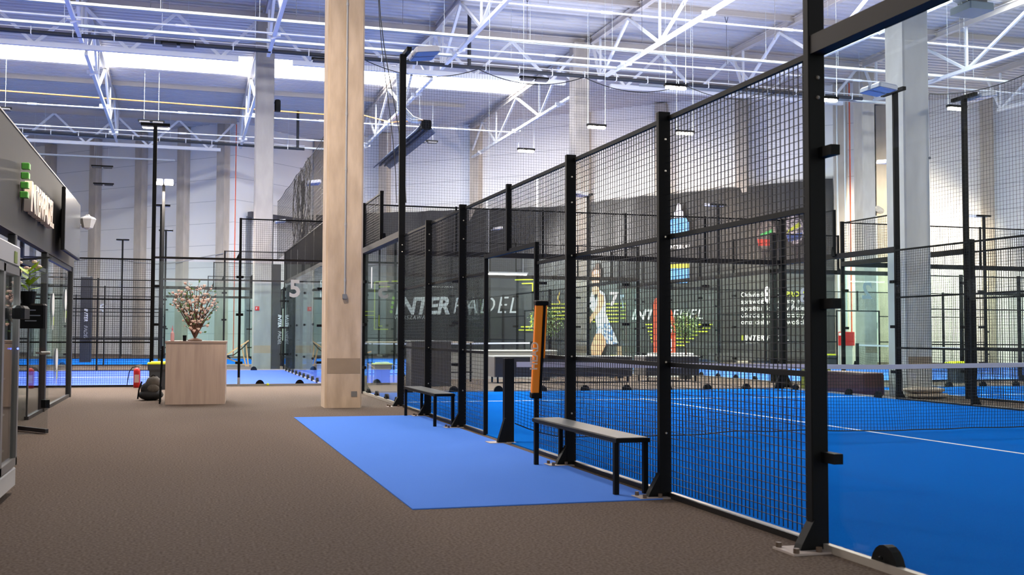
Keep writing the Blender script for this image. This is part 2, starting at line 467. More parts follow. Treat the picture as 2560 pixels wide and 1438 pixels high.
# tie rods
for y, x0, x1, z, ls in ((26.2, -19, 29, 10.75, 'nearest the camera'), (31.0, -19, 29, 10.75, 'just beyond the cable trays'), (43.9, -19, 11, 10.75, 'under the skylight'), (48.6, -19, 5, 10.75, 'furthest away')):
    m = MB(); m.tube((x0, y, z), (x1, y, z), .028, 8)
    x = x0 + 3
    while x < x1: m.tube((x - .18, y, z), (x + .18, y, z), .045, 8); x += 6.05
    tag(m.obj('tie_rod', white_steel), 'thin white tie rod linking the trusses, row %s' % ls, 'rod', 'tie rods between trusses')
# cable trays
def tray(y, x0, x1, z, label, w_=.12):
    m = MB(); m.box((x0, y - w_ / 2, z), (x1, y + w_ / 2, z + .01)); m.box((x0, y - w_ / 2, z), (x1, y - w_ / 2 + .008, z + .09)); m.box((x0, y + w_ / 2 - .008, z), (x1, y + w_ / 2, z + .09))
    t = m.obj('cable_tray', galv); tag(t, label, 'cable tray')
    x = x0 + .8
    while x < x1: MB().tube((x, y, z), (x, y, H), .007, 5).obj('hanger_rod', galv, t); x += 2.9
    return t
tray(29.9, -14, 26, 10.78, 'long galvanised cable tray under the roof, nearer of the two in front')
tray(31.9, -14, 13.2, 10.70, 'galvanised cable tray just beyond, ending above the near court')
tray(33.3, 12.6, 24, 10.55, 'short galvanised cable tray continuing to the upper right')
tray(50.9, -14, 3.6, 10.72, 'distant galvanised cable tray beside the black pipe, upper left')
tray(54.2, -12, -4.3, 10.3, 'thin distant cable tray against the far left wall')
# pipes
def pipe(y, x0, x1, z0, z1, label, r=.07, drop=None):
    m = MB(); m.smooth = False
    m.tube((x0, y, z0), (x1, y, z1), r, 12)
    t = m.obj('drain_pipe', black_pipe); tag(t, label, 'pipe')
    h = MB(); x = x0 + .5
    while x < x1:
        z = z0 + (z1 - z0) * (x - x0) / (x1 - x0)
        h.box((x - .015, y - r - .012, z - r - .01), (x + .015, y + r + .012, z + r + .1)); x += 1.25
    h.bar((x0, y, (z0 + r + .08)), (x1, y, (z1 + r + .08)), .04, .03)
    o = h.obj('pipe_clips', white_steel, t); o['label'] = 'white support rail with clips'
    if drop: MB().tube((drop, y, z0 + (z1 - z0) * (drop - x0) / (x1 - x0)), (drop, y, H - .03), r * 1.0, 12).obj('down_pipe', black_pipe, t)
    return t
pipe(33.0, -14, 22, 10.78, 10.62, 'long black drain pipe crossing the whole roof in front of the skylight', drop=5.9)
pipe(50.6, -13, 2.1, 10.84, 10.66, 'black drain pipe running in front of the far left wall', drop=1.75)
m = MB(); m.tube((-14, 45.0, 11.5), (4.2, 45.6, 11.4), .03, 8); m.path([(4.2, 45.6, 11.4), (4.0, 44.6, 11.3), (5.0, 42.6, 10.6), (5.5, 38.5, 9.9)], .025, 6)
tag(m.obj('gas_pipe', gas_m), 'thin yellow gas pipe running under the skylight to the heater', 'pipe')
# radiant heater
t = thing('radiant_heater', 'long dark grey tube heater hanging at a slant below the roof trusses', 'heater', (5.75, 39.2, 9.65), 0)
MB().prism([(-.45, -.1), (-.2, .18), (.2, .18), (.45, -.1), (.38, -.1), (.15, .1), (-.15, .1), (-.38, -.1)], -9.5, 0, frame((0, 0, 0), (1, 0, 0), (0, 0, 1))).obj('reflector', mat('heater_steel', (96, 108, 132), .4, .4), t)
for sx in (-.12, .12): MB().tube((sx, .2, 0), (sx, 9.3, 0), .05, 10).obj('burner_tube', dgrey_m, t)
MB().bbox((-.2, -.35, .0), (.2, .0, .35), .03).obj('burner_box', black, t)
MB().path([(0, -.1, .3), (-.6, -.1, .3), (-1.1, 0, .7), (-1.15, 0, 2.6)], .08, 10).path([(0, .1, .35), (-.5, .1, .5), (-.9, .1, .9), (-.92, .1, 2.6)], .07, 10).obj('flue_hose', galv, t)
for yy in (1, 8): MB().tube((0, yy, .2), (0, yy, 2.9), .01, 5).obj('hanging_wire', galv, t)
# wires with hooks
hm = MB(); hm.tube((0, 0, -1.7), (0, 0, -.3), .008, 5); hm.tube((0, 0, -.32), (.09, 0, -.02), .012, 5); hm.tube((0, 0, -.32), (-.09, 0, -.02), .012, 5)
hme = hm.mesh('hanging_wire', dgrey_m)
for i in range(26):
    o = link('hanging_wire', hme, None, (-9 + (i % 9) * 3.9 + random.uniform(-.9, .9), 24.7 + (i // 9) * 2.6 + random.uniform(-.7, .7), H + .02))
    o.scale = (1, 1, random.uniform(.7, 1.15)); tag(o, 'thin dark steel wire hanging by a hook from the roof sheet', 'wire', 'loose hanging wires under the roof')

# suspended luminaires
def luminaire(x, y, z, label, lit=True, rz=0):
    t = thing('hanging_luminaire', label, 'light fixture', (x, y, z), rz, 'strip lights hung under the roof')
    k = 1.0 if not lit else .45
    MB().box((-.55 if not lit else -.33, -.06, 0), (.55 if not lit else .33, .06, .07)).obj('housing', black, t)
    for sx in (-.3, .3): MB().tube((sx, 0, .05), (sx, 0, H - z), .005, 4).obj('hanging_wire', galv, t)
    e0, e1 = (.02, .29) if lit else (.05, .5)
    for s_ in (-1, 1):
        m = MB().bbox((min(e0 * s_, e1 * s_), -.1 * k - .02, -.07), (max(e0 * s_, e1 * s_), .1 * k + .02, 0), .02).obj('lamp_lens', lamp_m if lit else dgrey_m, t)
    if lit:
        l = bpy.data.lights.new('luminaire_light', 'AREA'); l.shape = 'RECTANGLE'; l.size = .55; l.size_y = .15; l.energy = LUM_W; l.color = (1, .84, .68)
        lo = link('luminaire_light', l, t, (0, 0, -.09))
        if y > 20:
            l2 = bpy.data.lights.new('ceiling_fill_light', 'AREA'); l2.shape = 'RECTANGLE'; l2.size = .6; l2.size_y = .1; l2.energy = UP_FILL_W; l2.color = (.96, .96, 1)  # added upward fill to brighten the roof, not part of the fitting
            link('ceiling_fill_light', l2, t, (0, 0, .09), (PI, 0, 0))
    return t
LUM_W = 420
LL = [(9.1, 23.6, 8, 'left one of the lit row above the near court'), (13.9, 23.7, 8, 'lit, glimpsed just right of the nearest fence post'), (15.5, 9, 8, 'added unseen over the right hand court to light the grey column'), (18.2, 23.6, 8, 'lit, beside the tall floodlight post on the right'),  # the out-of-frame lamp here is added to brighten the grey column
      (9.1, 29.1, 8, 'lit, in the row further back, left'), (12.3, 29.2, 8, 'lit, in the row further back, right'), (8.3, 33.8, 8, 'lit, smallest and furthest, over the white wall'),
      (-9.4, 11, 8, 'lit, over the shop roof'), (-3.6, 12.2, 8, 'lit, over the carpet aisle')]
for x, y, z, s_ in LL: luminaire(x, y, z, 'strip luminaire ' + s_)
for x, y, z, s_ in [(-4.0, 32.6, 10.6, 'upper left under the black pipe'), (-5.2, 44.5, 10.4, 'under the skylight, left of the grey column'), (-11.2, 43.5, 10.4, 'at the left edge'),
                    (-8.0, 55.2, 10, 'against the far left wall, upper'), (-8.2, 59, 9.6, 'against the far left wall, lower'), (3.2, 45, 10.4, 'right of the grey column'), (7.3, 45.5, 10.4, 'beside the slanting heater'), (8.4, 33.2, 10.5, 'above the lit row'), (.9, 33.0, 10.55, 'at the beige column')]:
    luminaire(x, y, z, 'unlit dark strip luminaire ' + s_, False)

# ================================================================ COURTS
cache = {}
def wires(wd, z0, z1, px=.05, pz=.05, r=.0045):
    k = ('w', round(wd, 3), round(z0, 3), round(z1, 3), px, pz, r)
    if k in cache: return cache[k]
    m = MB(); n = max(1, int(round(wd / px)))
    for i in range(1, n): m.bar((wd * i / n, 0, z0), (wd * i / n, 0, z1), r, r, False)
    n = max(1, int(round((z1 - z0) / pz)))
    for i in range(1, n): m.bar((0, .004, z0 + (z1 - z0) * i / n), (wd, .004, z0 + (z1 - z0) * i / n), r * .75, r * .75, False)
    cache[k] = m.mesh('mesh_wires', wire_m); return cache[k]
def meshpanel(t, x0, x1, z0, z1, near, sub=None):
    p = .05 if near else .0625; r = .0054
    o = link('mesh_panel', wires(x1 - x0, z0, z1, p, p, r), t, (x0, 0, 0)); return o
def bars(t, name, segs, w_=.03, h_=.04, m_=black):
    for (a, b) in segs: o = MB().bar(a, b, w_, h_).obj(name, m_, t)
    return o
def post(t, x, h=3.02, gus=True, w_=.1, near=True, both=False):
    o = MB().bbox((x - .026, -.012, 0), (x + .026, w_ - .012, h), .004).obj('fence_post', black, t)
    if gus:
        m = MB(); y0 = w_ - .012
        M_ = frame((x - .03, 0, 0), (0, 1, 0), (0, 0, 1))
        m.prism([(y0, .01), (y0 + .1, .01), (y0 + .085, .045), (y0, .19)], .0, .06, M_)
        if both: m.prism([(-.012, .01), (-.11, .01), (-.1, .045), (-.012, .19)], .0, .06, M_)
        m.obj('foot_gusset', black, o)
        if near:
            MB().box((x - .09, -.02, 0), (x + .09, y0 + .19, .012)).obj('base_plate', mat('base_plate_grey', (168, 156, 150), .6), o)
            for xx, yy in ((x - .07, y0 + .02), (x + .07, y0 + .02), (x - .07, y0 + .15), (x + .07, y0 + .15)): MB().tube((xx, yy, .01), (xx, yy, .04), .016, 8).obj('anchor_bolt', mat('bolt_brown', (90, 74, 62), .5), o)
    if near:
        for z in (.5, 1.05, 2.03, 2.55, 2.8): MB().ball((x - .028, .035, z), .011, 6).obj('bolt_head', steel_m, o)
    return o
def pane(t, x0, x1, z0, z1):
    k = ('g', round(x1 - x0, 3), z0, z1)
    if k not in cache: cache[k] = MB().box((.006, -.006, z0), (x1 - x0 - .006, .006, z1)).mesh('glass_pane', glass)
    o = link('glass_pane', cache[k], t, (x0, 0, 0)); return o
def dome(t, x):
    m = MB(); pts = [(.11 * math.cos(PI * i / 10), .14 * math.sin(PI * i / 10)) for i in range(11)]
    m.prism(pts, -.02, .035, frame((x, 0, .0), (1, 0, 0), (0, 0, 1)))
    m.ball((x, .04, .07), .014, 6)
    return m.obj('glass_foot_bracket', black, t)
def clamp(t, x, z):
    m = MB().box((x - .085, -.02, z - .03), (x + .085, .04, z + .03)); m.ball((x - .05, -.025, z), .012, 6); m.ball((x + .05, -.025, z), .012, 6)
    return m.obj('glass_clamp', black, t)
def number(t, s_, x, z, y_out, mir=False, size=.58):
    # lettering seen from outside the court
    M_ = frame((x, y_out, z), (-1, 0, 0), (0, 0, 1))
    o = text('court_number', s_, size, print_white, t, M_, .002, 0, .016, 'CENTER'); o['label'] = 'white number %s on the glass' % s_
    return o
def long_side(name, loc, rz, label, near=False, num=None, numend=None, thin=False):
    """local X along the court (20 m), local Y outwards"""
    t = thing(name, label, 'fence', loc, rz)
    # glass 0-4 and 16-20
    for s0, rev in ((0, False), (16, True)):
        for k in range(2): pane(t, s0 + 2 * k, s0 + 2 * k + 2, .05, 2.94)
        hi = (s0, s0 + 2) if not rev else (s0 + 2, s0 + 4)
        meshpanel(t, hi[0] + .02, hi[1] - .02, 3.04, 4.0, near)
        bars(t, 'top_rail', [((hi[0], 0, 4), (hi[1], 0, 4))], .03, .03)
        if thin:
            xm = s0 + 2; o = MB().bbox((xm - .03, 0, .2), (xm + .03, .05, 4.02), .004).obj('glass_post', black, t)
            MB().box((xm - .032, -.002, 0), (xm + .032, .052, .2)).obj('post_foot', lgrey_m, o)
            for z in (.55, 1.7, 2.6): clamp(t, xm, z)
        xe = hi[1] if not rev else hi[0]
        m = MB().bbox((xe - .02, -.01, 2.98), (xe + .02, .06, 4.02), .003)
        m.prism([(xe - .02, 3.0), (xe - .12 if rev else xe + .12, 3.0), (xe - .02 if rev else xe + .02, 3.2)], -.01, .05, frame((0, 0, 0), (1, 0, 0), (0, 0, 1)).copy() @ Matrix.Identity(4))
        m.obj('upper_post', black, t)
        MB().box((s0, -.01, 3.0 if thin else 2.94), (s0 + 4, .03 if thin else .09, 3.05)).obj('top_beam', mat('beam_brown_black', (34, 30, 29), .6, spec=.2), t)
        MB().box((s0, -.012, 0), (s0 + 4, .03, .045)).obj('bottom_rail', mat('bottom_rail_steel', (176, 168, 158), .4, .3), t)
        for xx in ((.55, 1.5, 2.5, 3.45) if near else (1, 3)): dome(t, s0 + xx)
        for xp in (s0, s0 + 4):
            for z in (.55, 1.45, 2.35): clamp(t, xp + (.07 if xp == s0 else -.07), z)
    posts = [6, 8, 12, 14]
    for x in posts: post(t, x, 3.02, True, .1, near)
    for x in (0, 20): post(t, x, 4.03, near, .09, False)
    lo, hi = (9.1, 10.97)
    spans = [(4, 6), (6, 8), (8, lo), (hi, 12), (12, 14), (14, 16)]
    for a_, b_ in spans:
        a2 = a_ + .03; b2 = b_ - .03
        meshpanel(t, a2, b2, .06, 2.97, near)
        MB().bbox((a2, -.02, 0), (b2, .03, .045), .006).obj('panel_rail', mat('black_rail_gloss', (20, 19, 20), .35, spec=.5), t)
        bars(t, 'panel_rail', [((a2, 0, 1.03), (b2, 0, 1.03)), ((a2, 0, 2.03), (b2, 0, 2.03)), ((a2, 0, 2.97), (b2, 0, 2.97))], .03, .035)
    # gate
    g = MB(); g.box((lo - .04, -.02, 0), (lo + .0, .03, 2.26)); g.box((hi, -.02, 0), (hi + .04, .03, 2.26)); g.box((lo, -.02, 2.21), (hi, .03, 2.26))
    g.obj('gate_frame', black, t)
    meshpanel(t, lo, 10.0, 2.27, 2.97, near); meshpanel(t, 10.05, hi, 2.27, 2.97, near)
    bars(t, 'top_rail', [((lo - .03, 0, 2.97), (hi + .03, 0, 2.97))], .03, .035)
    MB().box((10.0, -.01, 2.24), (10.05, .05, 3.02)).obj('gate_centre_post', black, t)
    if num:
        xx = numend[0]; number(t, num, xx, numend[1], .012)
    return t
def end_side(name, loc, rz, label, near=False, num=None, numx=9.2):
    """local X across the court (10 m), local Y outwards"""
    t = thing(name, label, 'fence', loc, rz)
    for k in range(5):
        pane(t, 2 * k, 2 * k + 2, .05, 2.94)
        meshpanel(t, 2 * k + .02, 2 * k + 1.98, 3.04, 4.0, near)
        for z in (.6, 1.5, 2.4):
            if k: clamp(t, 2 * k, z)
    bars(t, 'top_rail', [((0, 0, 4.0), (10, 0, 4.0))], .025, .03)
    for x in (2, 4, 6, 8): MB().box((x - .02, .0, 2.98), (x + .02, .04, 4.03)).obj('upper_post', black, t)
    MB().box((0, .0, 2.94), (10, .1, 3.05)).obj('top_beam', mat('beam_brown_black', (34, 30, 29), .6, spec=.2), t)
    MB().box((0, -.012, 0), (10, .03, .045)).obj('bottom_rail', mat('bottom_rail_steel', (176, 168, 158), .4, .3), t)
    for k in range(9): dome(t, .95 + k * 1.01)
    if num: number(t, num, numx, 2.18, .012)
    return t
def turf_slab(loc, rz, label, L=20, tm=None):
    t = thing('court_surface', label, 'court floor', loc, rz)
    MB().box((0, 0, 0), (10, L, .012)).obj('turf', tm or turf, t)
    m = MB(); e = .0155
    for yy in (3.05, 16.95): m.box((.0, yy - .025, .012), (10, yy + .025, e))
    m.box((4.975, 2.9, .012), (5.025, 17.1, e + .0002))
    m.obj('white_lines', line_m, t); return t
def net(loc, rz, label, near=False):
    t = thing('court_net', label, 'net', loc, rz)
    for s_, x in ((1, 0), (-1, 10)):
        o = MB().bbox((x - .06, -.025, 0), (x + .055, .06, .98), .004).obj('net_post', black, t)
        m = MB(); M_ = frame((x, -.02, 0), (-s_, 0, 0), (0, 0, 1)) if s_ == 1 else frame((x, .04, 0), (1, 0, 0), (0, 0, 1))
        m.prism([(.055, .01), (.16, .01), (.15, .045), (.075, .29), (.055, .29)], -.06, .0, M_); m.obj('foot_gusset', black, o)
        if near: MB().box((x - .26, -.1, 0), (x + .06, .1, .013)).obj('base_plate', mat('base_plate_grey', (168, 156, 150), .6), o)
    def top(x): return .93 - .05 * (1 - abs(x - 5) / 5)
    def bot(x):
        k = min(x, 10 - x); b_ = .045 + .21 * max(0, 1 - k / .75) ** 1.6
        return b_ + (.03 * math.exp(-((x - 3.0) / .5) ** 2) + .02 * math.exp(-((x - 4.0) / .35) ** 2) if near else 0)
    m = MB(); n = 240 if near else 100; rr = .0035 if near else .005; nr = 20 if near else 9
    def P(x, k):
        f = k / nr; z = top(x) * (1 - f) + bot(x) * f
        bow = (.05 * math.sin(x * 2.1) + .03 * math.sin(x * 7)) * f if near else 0
        return Vector((x, bow, z))
    xs = [.08 + (9.84) * i / n for i in range(n + 1)]
    for i in range(0, n + 1):
        for k in range(0, nr, 5 if near else 9): m.bar(P(xs[i], k), P(xs[i], min(nr, k + (5 if near else 9))), rr, rr, False)
    for k in range(1, nr):
        for i in range(0, n, 4): m.bar(P(xs[i], k), P(xs[min(n, i + 4)], k), rr, rr, False)
    m.obj('net_mesh', wire_m, t)
    m = MB()
    for i in range(0, n, 4): m.bar(P(xs[i], nr), P(xs[min(n, i + 4)], nr), .012, .012, False)
    m.obj('bottom_cord', wire_m, t)
    m = MB()
    for i in range(20):
        x0_ = .09 + 9.82 * i / 20; x1_ = .09 + 9.82 * (i + 1) / 20
        m.bar((x0_, 0, top(x0_) - .02), (x1_, 0, top(x1_) - .02), .02, .06, False)
    o = m.obj('net_tape', mat('net_tape_white', (214, 206, 214), .7), t); o['label'] = 'white band along the top of the net'
    return t
def floodpost(x, y, rz, label, heads=(0,), lit=False, h=6.15, near=False, lc=(1, .8, .6), pw=1.0):
    """local Y = away from the court (outwards); heads: rotation of each lamp head, 0 = over the court"""
    t = thing('floodlight_post', label, 'light post', (x, y, 0), rz)
    MB().bbox((-.03 if near else -.045, -.045 if not near else -.012, 0), (.03 if near else .045, .045 if not near else .1, h), .006).obj('pole', black, t)
    if near:
        y0 = .088; m = MB(); m.prism([(y0, .01), (y0 + .1, .01), (y0 + .085, .045), (y0, .19)], .0, .07, frame((-.035, 0, 0), (0, 1, 0), (0, 0, 1))); m.obj('foot_gusset', black, t)
        MB().box((-.11, -.02, 0), (.11, y0 + .19, .012)).obj('base_plate', mat('base_plate_grey', (168, 156, 150), .6), t)
        for xx, yy in ((-.09, .1), (.09, .1), (-.09, .25), (.09, .25)): MB().tube((xx, yy, .01), (xx, yy, .04), .018, 8).obj('anchor_bolt', mat('bolt_brown', (90, 74, 62), .5), t)
        for z in (2.68, 2.8): MB().ball((-.032, .04, z), .013, 8).obj('bolt_head', steel_m, t)
    MB().box((-.33, -.04, h - .02), (.33, .04, h + .05)).obj('cross_arm', black, t)
    for a_ in heads:
        for sx in (-.165, .165):
            R_ = Matrix.Rotation(a_, 4, 'Z') @ Matrix.Translation((sx, -.34, h + .02)) @ Matrix.Rotation(-.12, 4, 'X')
            m = MB().bbox((-.15, -.22, -.02), (.15, .22, .08), .03); m.v = [tuple(R_ @ Vector(v)) for v in m.v]
            hd = m.obj('lamp_head', mat('lamp_head_grey', (196, 200, 212), .4), t)
            m = MB().box((-.13, -.19, -.03), (.13, .19, -.018)); m.v = [tuple(R_ @ Vector(v)) for v in m.v]
            m.obj('lamp_lens', lamp_m if lit and a_ == 0 else mat('lamp_lens_blue_grey', (120, 146, 200), .25), hd)
    if lit:
        if heads[0] == 0:
            l = bpy.data.lights.new('floodlight', 'AREA'); l.shape = 'RECTANGLE'; l.size = .6; l.size_y = .4; l.energy = FLOOD_W; l.color = (1, .86, .72)
            link('floodlight', l, t, (0, -.36, h - .06), (-.45, 0, 0))
        else:
            l = bpy.data.lights.new('floodlight', 'SPOT'); l.spot_size = 2.1; l.spot_blend = .6; l.shadow_soft_size = .2; l.energy = FLOOD_W * 6 * pw; l.color = lc  # spot added to brighten the far wall; its lamp heads stay unlit
            link('floodlight', l, t, (0, .5, h - .05), (1.15, 0, 0))
    return t
FLOOD_W = 900
Q = PI / 2
# ---- near court (number 1): x 0..10, y 0..20
turf_slab((0, 0, 0), 0, 'blue artificial turf floor of the near court with white lines')
long_side('court_side_fence', (0, 0, 0), Q, 'black mesh and glass side fence of the near court along the aisle, gate open', True, '1', (19.1, 2.2))
end_side('court_end_fence', (0, 20, 0), 0, 'glass back wall of the near court topped with black mesh', True)
long_side('court_side_fence', (10, 20, 0), -Q, 'black mesh side fence of the near court on its far side', True)
net((0, 10.05, 0), 0, 'padel net with white top band strung across the near court', True)
floodpost(0, 4, Q, 'nearest thick black floodlight post at the right of the picture, rising out of frame', (0,), near=True)
floodpost(0, 16, Q, 'tall black floodlight post with grey lamp head right of the beige column', (0,), near=True)
floodpost(10, 16, -Q, 'tall black floodlight post in front of the large grey column', (0,), near=True)
m = MB(); m.bbox((9.95, 19.93, 0), (10.09, 20.07, 4.03), .01)
for dx, dy in ((1, 0), (-1, 0)): m.prism([(.07, .01), (.26, .01), (.24, .05), (.12, .3), (.07, .5)], -.03, .03, frame((10.02, 20, 0), (dx, dy, 0), (0, 0, 1)))
tag(m.obj('corner_post', black), 'thick black corner post with two gussets at the far right of the near court', 'post')
# ---- right neighbour (number 2): x 11.7..21.7
turf_slab((11.7, 0, 0), 0, 'blue turf floor of the neighbouring court on the right')
long_side('court_side_fence', (11.7, 0, 0), Q, 'black mesh side fence of the right hand court, facing the near court')
end_side('court_end_fence', (11.7, 20, 0), 0, 'glass back wall of the right hand court', False, '2', .65)
long_side('court_side_fence', (21.7, 20, 0), -Q, 'outer side fence of the right hand court')
net((11.7, 10.05, 0), 0, 'net of the right hand court')
floodpost(11.7, 16, Q, 'tall black floodlight post with lit lamp beside it at the far right', (0,))
floodpost(21.7, 16, -Q, 'floodlight post on the outer side of the right hand court', (0,))
# ---- court 5, left rear
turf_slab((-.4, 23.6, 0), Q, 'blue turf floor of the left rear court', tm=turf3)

long_side('court_side_fence', (-.4, 23.6, 0), PI, 'front fence of the left rear court closing the end of the carpet aisle', True, '5', (.69, 2.15), thin=True)
end_side('court_end_fence', (-.4, 33.6, 0), -Q, 'glass end wall of the left rear court, seen edge on beside the beige column', True, '5', 9.4)
long_side('court_side_fence', (-20.4, 33.6, 0), 0, 'rear mesh fence of the left rear court', thin=True)
net((-10.4, 23.6, 0), Q, 'net of the left rear court')
floodpost(-4.4, 23.6, PI, 'tall floodlight post with two lit lamps above the fire extinguisher', (0,), True)
floodpost(-4.4, 33.6, 0, 'lit floodlight post directly behind the first one, lower in the picture', (0,), True)
# ---- court beyond, left
turf_slab((-.6, 39.4, 0), Q, 'blue turf floor of the furthest court on the left')
long_side('court_side_fence', (-.6, 39.4, 0), PI, 'front mesh fence of the furthest court on the left')
long_side('court_side_fence', (-20.6, 49.4, 0), 0, 'rear mesh fence of the furthest court on the left', False, '9', (13.2, 2.2))
end_side('court_end_fence', (-.6, 49.4, 0), -Q, 'glass end wall of the furthest court on the left')
floodpost(-4.6, 39.4, PI, 'unlit floodlight post with dark crossarm behind the two lit ones', (0,))
floodpost(-4.6, 49.4, 0, 'small far floodlight post with white lamp heads, right of the lit ones', (PI,))
floodpost(-6.9, 55.2, 0, 'small far floodlight post against the far left wall', (PI,))
# ---- court 7 behind the lounge
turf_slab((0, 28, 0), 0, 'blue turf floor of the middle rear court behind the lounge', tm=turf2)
end_side('court_end_fence', (10, 28, 0), PI, 'glass end wall of the middle rear court behind the sofas', False, '7', .8)
long_side('court_side_fence', (0, 28, 0), Q, 'left mesh fence of the middle rear court')
long_side('court_side_fence', (10, 48, 0), -Q, 'right mesh fence of the middle rear court', False, '7', (18.85, 2.15))
net((0, 38, 0), 0, 'distant net with white band across the middle rear court')
floodpost(0, 32, Q, 'black floodlight post with flat white head left of the beige column', (0,))
floodpost(10, 32, -Q, 'black floodlight post between the two black banners', (0,))
floodpost(0, 44, Q, 'small distant floodlight post seen past the grey column', (0,))
floodpost(10, 44, -Q, 'small distant floodlight post in front of the lettered banner', (PI,), True, lc=(1, .97, .93), pw=1.2)
# ---- court 8 right rear
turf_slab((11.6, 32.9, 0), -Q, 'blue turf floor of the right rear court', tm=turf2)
long_side('court_side_fence', (31.6, 22.9, 0), PI, 'front fence of the right rear court, behind the right hand court', False, '8', (19.05, 2.15))
end_side('court_end_fence', (11.6, 22.9, 0), Q, 'glass end wall of the right rear court', False, '8', .28)
long_side('court_side_fence', (11.6, 32.9, 0), 0, 'rear fence of the right rear court')
net((21.6, 22.9, 0), Q, 'net with white band in the right rear court')
floodpost(15.6, 32.9, 0, 'black floodlight post with pale head in front of the text banner', (PI,), True)
floodpost(27.6, 32.9, 0, 'floodlight post at the right edge in front of the far right wall', (PI,), True, pw=1.4)
floodpost(15.6, 22.9, PI, 'floodlight post hidden behind the large grey column', (0,))
m = MB(); m.bbox((11.53, 22.83, 0), (11.67, 22.97, 4.03), .01)
for dx, dy in ((1, 0), (0, -1)): m.prism([(.07, .01), (.26, .01), (.24, .05), (.12, .3), (.07, .5)], -.03, .03, frame((11.6, 22.9, 0), (dx, dy, 0), (0, 0, 1)))
tag(m.obj('corner_post', black), 'black corner post of the right rear court, behind the near court corner', 'post')
for i, x in enumerate((13.6, 15.6, 17.6, 19.6)):
    pass

# ================================================================ BLUE PATCH, BENCHES
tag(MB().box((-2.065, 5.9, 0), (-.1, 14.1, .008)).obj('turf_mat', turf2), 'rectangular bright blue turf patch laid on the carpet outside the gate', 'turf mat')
def bench(y0, label):
    t = thing('bench', label, 'bench', (-.24, y0 + 1.0, 0))
    MB().bbox((-.15, -1.0, .415), (.14, 1.0, .45), .004).obj('seat_frame', black, t)
    MB().box((-.135, -.985, .45), (.125, .985, .4535)).obj('seat_board', mat('bench_top_grey', (104, 108, 110), .32, spec=.6), t)
    for x in (-.13, .12):
        for y in (-.95, .93): MB().bbox((x - .02, y - .02, 0), (x + .02, y + .02, .42), .003).obj('leg', black, t)
bench(6.12, 'black steel bench with grey seat board, the nearer one, on the blue patch')
bench(12.12, 'black steel bench with grey seat board, the further one, on the blue patch')

# orange net-post cover hanging by the gate
t = thing('post_cover', 'orange padded tube with black end caps, hung upright beside the gate opening', 'post cover', (-.12, 8.78, .62), 0)
R_ = Matrix.Rotation(.14, 4, 'X')
def tilt(mb): mb.v = [tuple(R_ @ Vector(v)) for v in mb.v]; return mb
tilt(MB().bbox((-.05, -.03, .03), (.03, .035, .96), .012)).obj('orange_sleeve', orange_m, t)
tilt(MB().bbox((.03, -.03, .03), (.055, .04, .96), .004)).obj('black_seam', black, t)
tilt(MB().bbox((.055, -.02, .4), (.075, .03, .96), .004)).obj('orange_sleeve', orange_m, t)
tilt(MB().bbox((-.055, -.04, -.02), (.06, .045, .04), .01)).obj('end_cap', black, t)
tilt(MB().bbox((-.06, -.04, .955), (.085, .05, 1.0), .01)).obj('end_cap', black, t)
o = text('cover_lettering', 'HEAD', .11, mat('cover_letter_pale', (255, 214, 176), .6), t, R_ @ frame((-.012, -.033, .28), (0, 0, 1), (-1, 0, 0)), .001, 0, .003, 'LEFT', 1.02)

# ================================================================ NETTING
def netting(name, o, xd, L, z0, z1, label, p=.1, r=.0035, sag=.25):
    xd = Vector(xd).normalized(); m = MB(); n = int(L / p)
    for i in range(n + 1):
        q = Vector(o) + xd * (L * i / n); u = (i / n * 4) % 1; top_ = z1 - sag * 4 * u * (1 - u)
        m.bar((q.x, q.y, z0), (q.x, q.y, top_), r, r, False)
    k = int((z1 - z0) / p)
    for j in range(k):
        z = z0 + j * p; a_ = Vector(o); b_ = a_ + xd * L
        if z < z1 - sag: m.bar((a_.x, a_.y, z), (b_.x, b_.y, z), r, r, False)
    ob = m.obj(name, wire_m)
    c = MB(); pts = []
    for i in range(65):
        q = Vector(o) + xd * (L * i / 64); u = (i / 64 * 4) % 1; pts.append((q.x, q.y, z1 - sag * 4 * u * (1 - u)))
    c.path(pts, .009, 5); c.obj('top_cord', wire_m, ob)
    tag(ob, label, 'ball net'); return ob
netting('ball_netting', (0, 20.06, 0), (1, 0, 0), 10.0, 4.02, 7.1, 'fine black ball netting hung above the back wall of the near court', .06, .003)
netting('ball_netting', (11.2, 2, 0), (0, 1, 0), 14.4, 3.1, 6.3, 'black ball netting hung between the near court and the right hand court', .08, .0035)
netting('ball_netting', (-.3, 24.6, 0), (0, 1, 0), 13.4, 4.05, 6.3, 'black ball netting hung beside the left rear court, left of the beige column', .1, .004, .06)
gn = thing('gathered_netting', 'bunched up black netting strands hanging left of the beige column', 'ball net', (-.3, 29, 3.9))
for i in range(34):
    y = random.uniform(-2, 2.7); x = random.uniform(-.08, .08); pts = []
    for k in range(7): pts.append((x + random.uniform(-.05, .05), y + random.uniform(-.07, .07), 2.3 - k * .38))
    MB().path(pts, .008, 4).obj('netting_strand', wire_m, gn)
m = MB(); pts = [(1.0 - .35 * math.sin(k * .42), 22.2, 12.5 - k * .74) for k in range(12)]; m.path(pts, .012, 5); m.path([(p[0] * .7 + .2, p[1] + .1, p[2]) for p in pts], .01, 5)
tag(m.obj('loose_cable', wire_m), 'loose black cable dangling beside the tall floodlight post', 'cord')

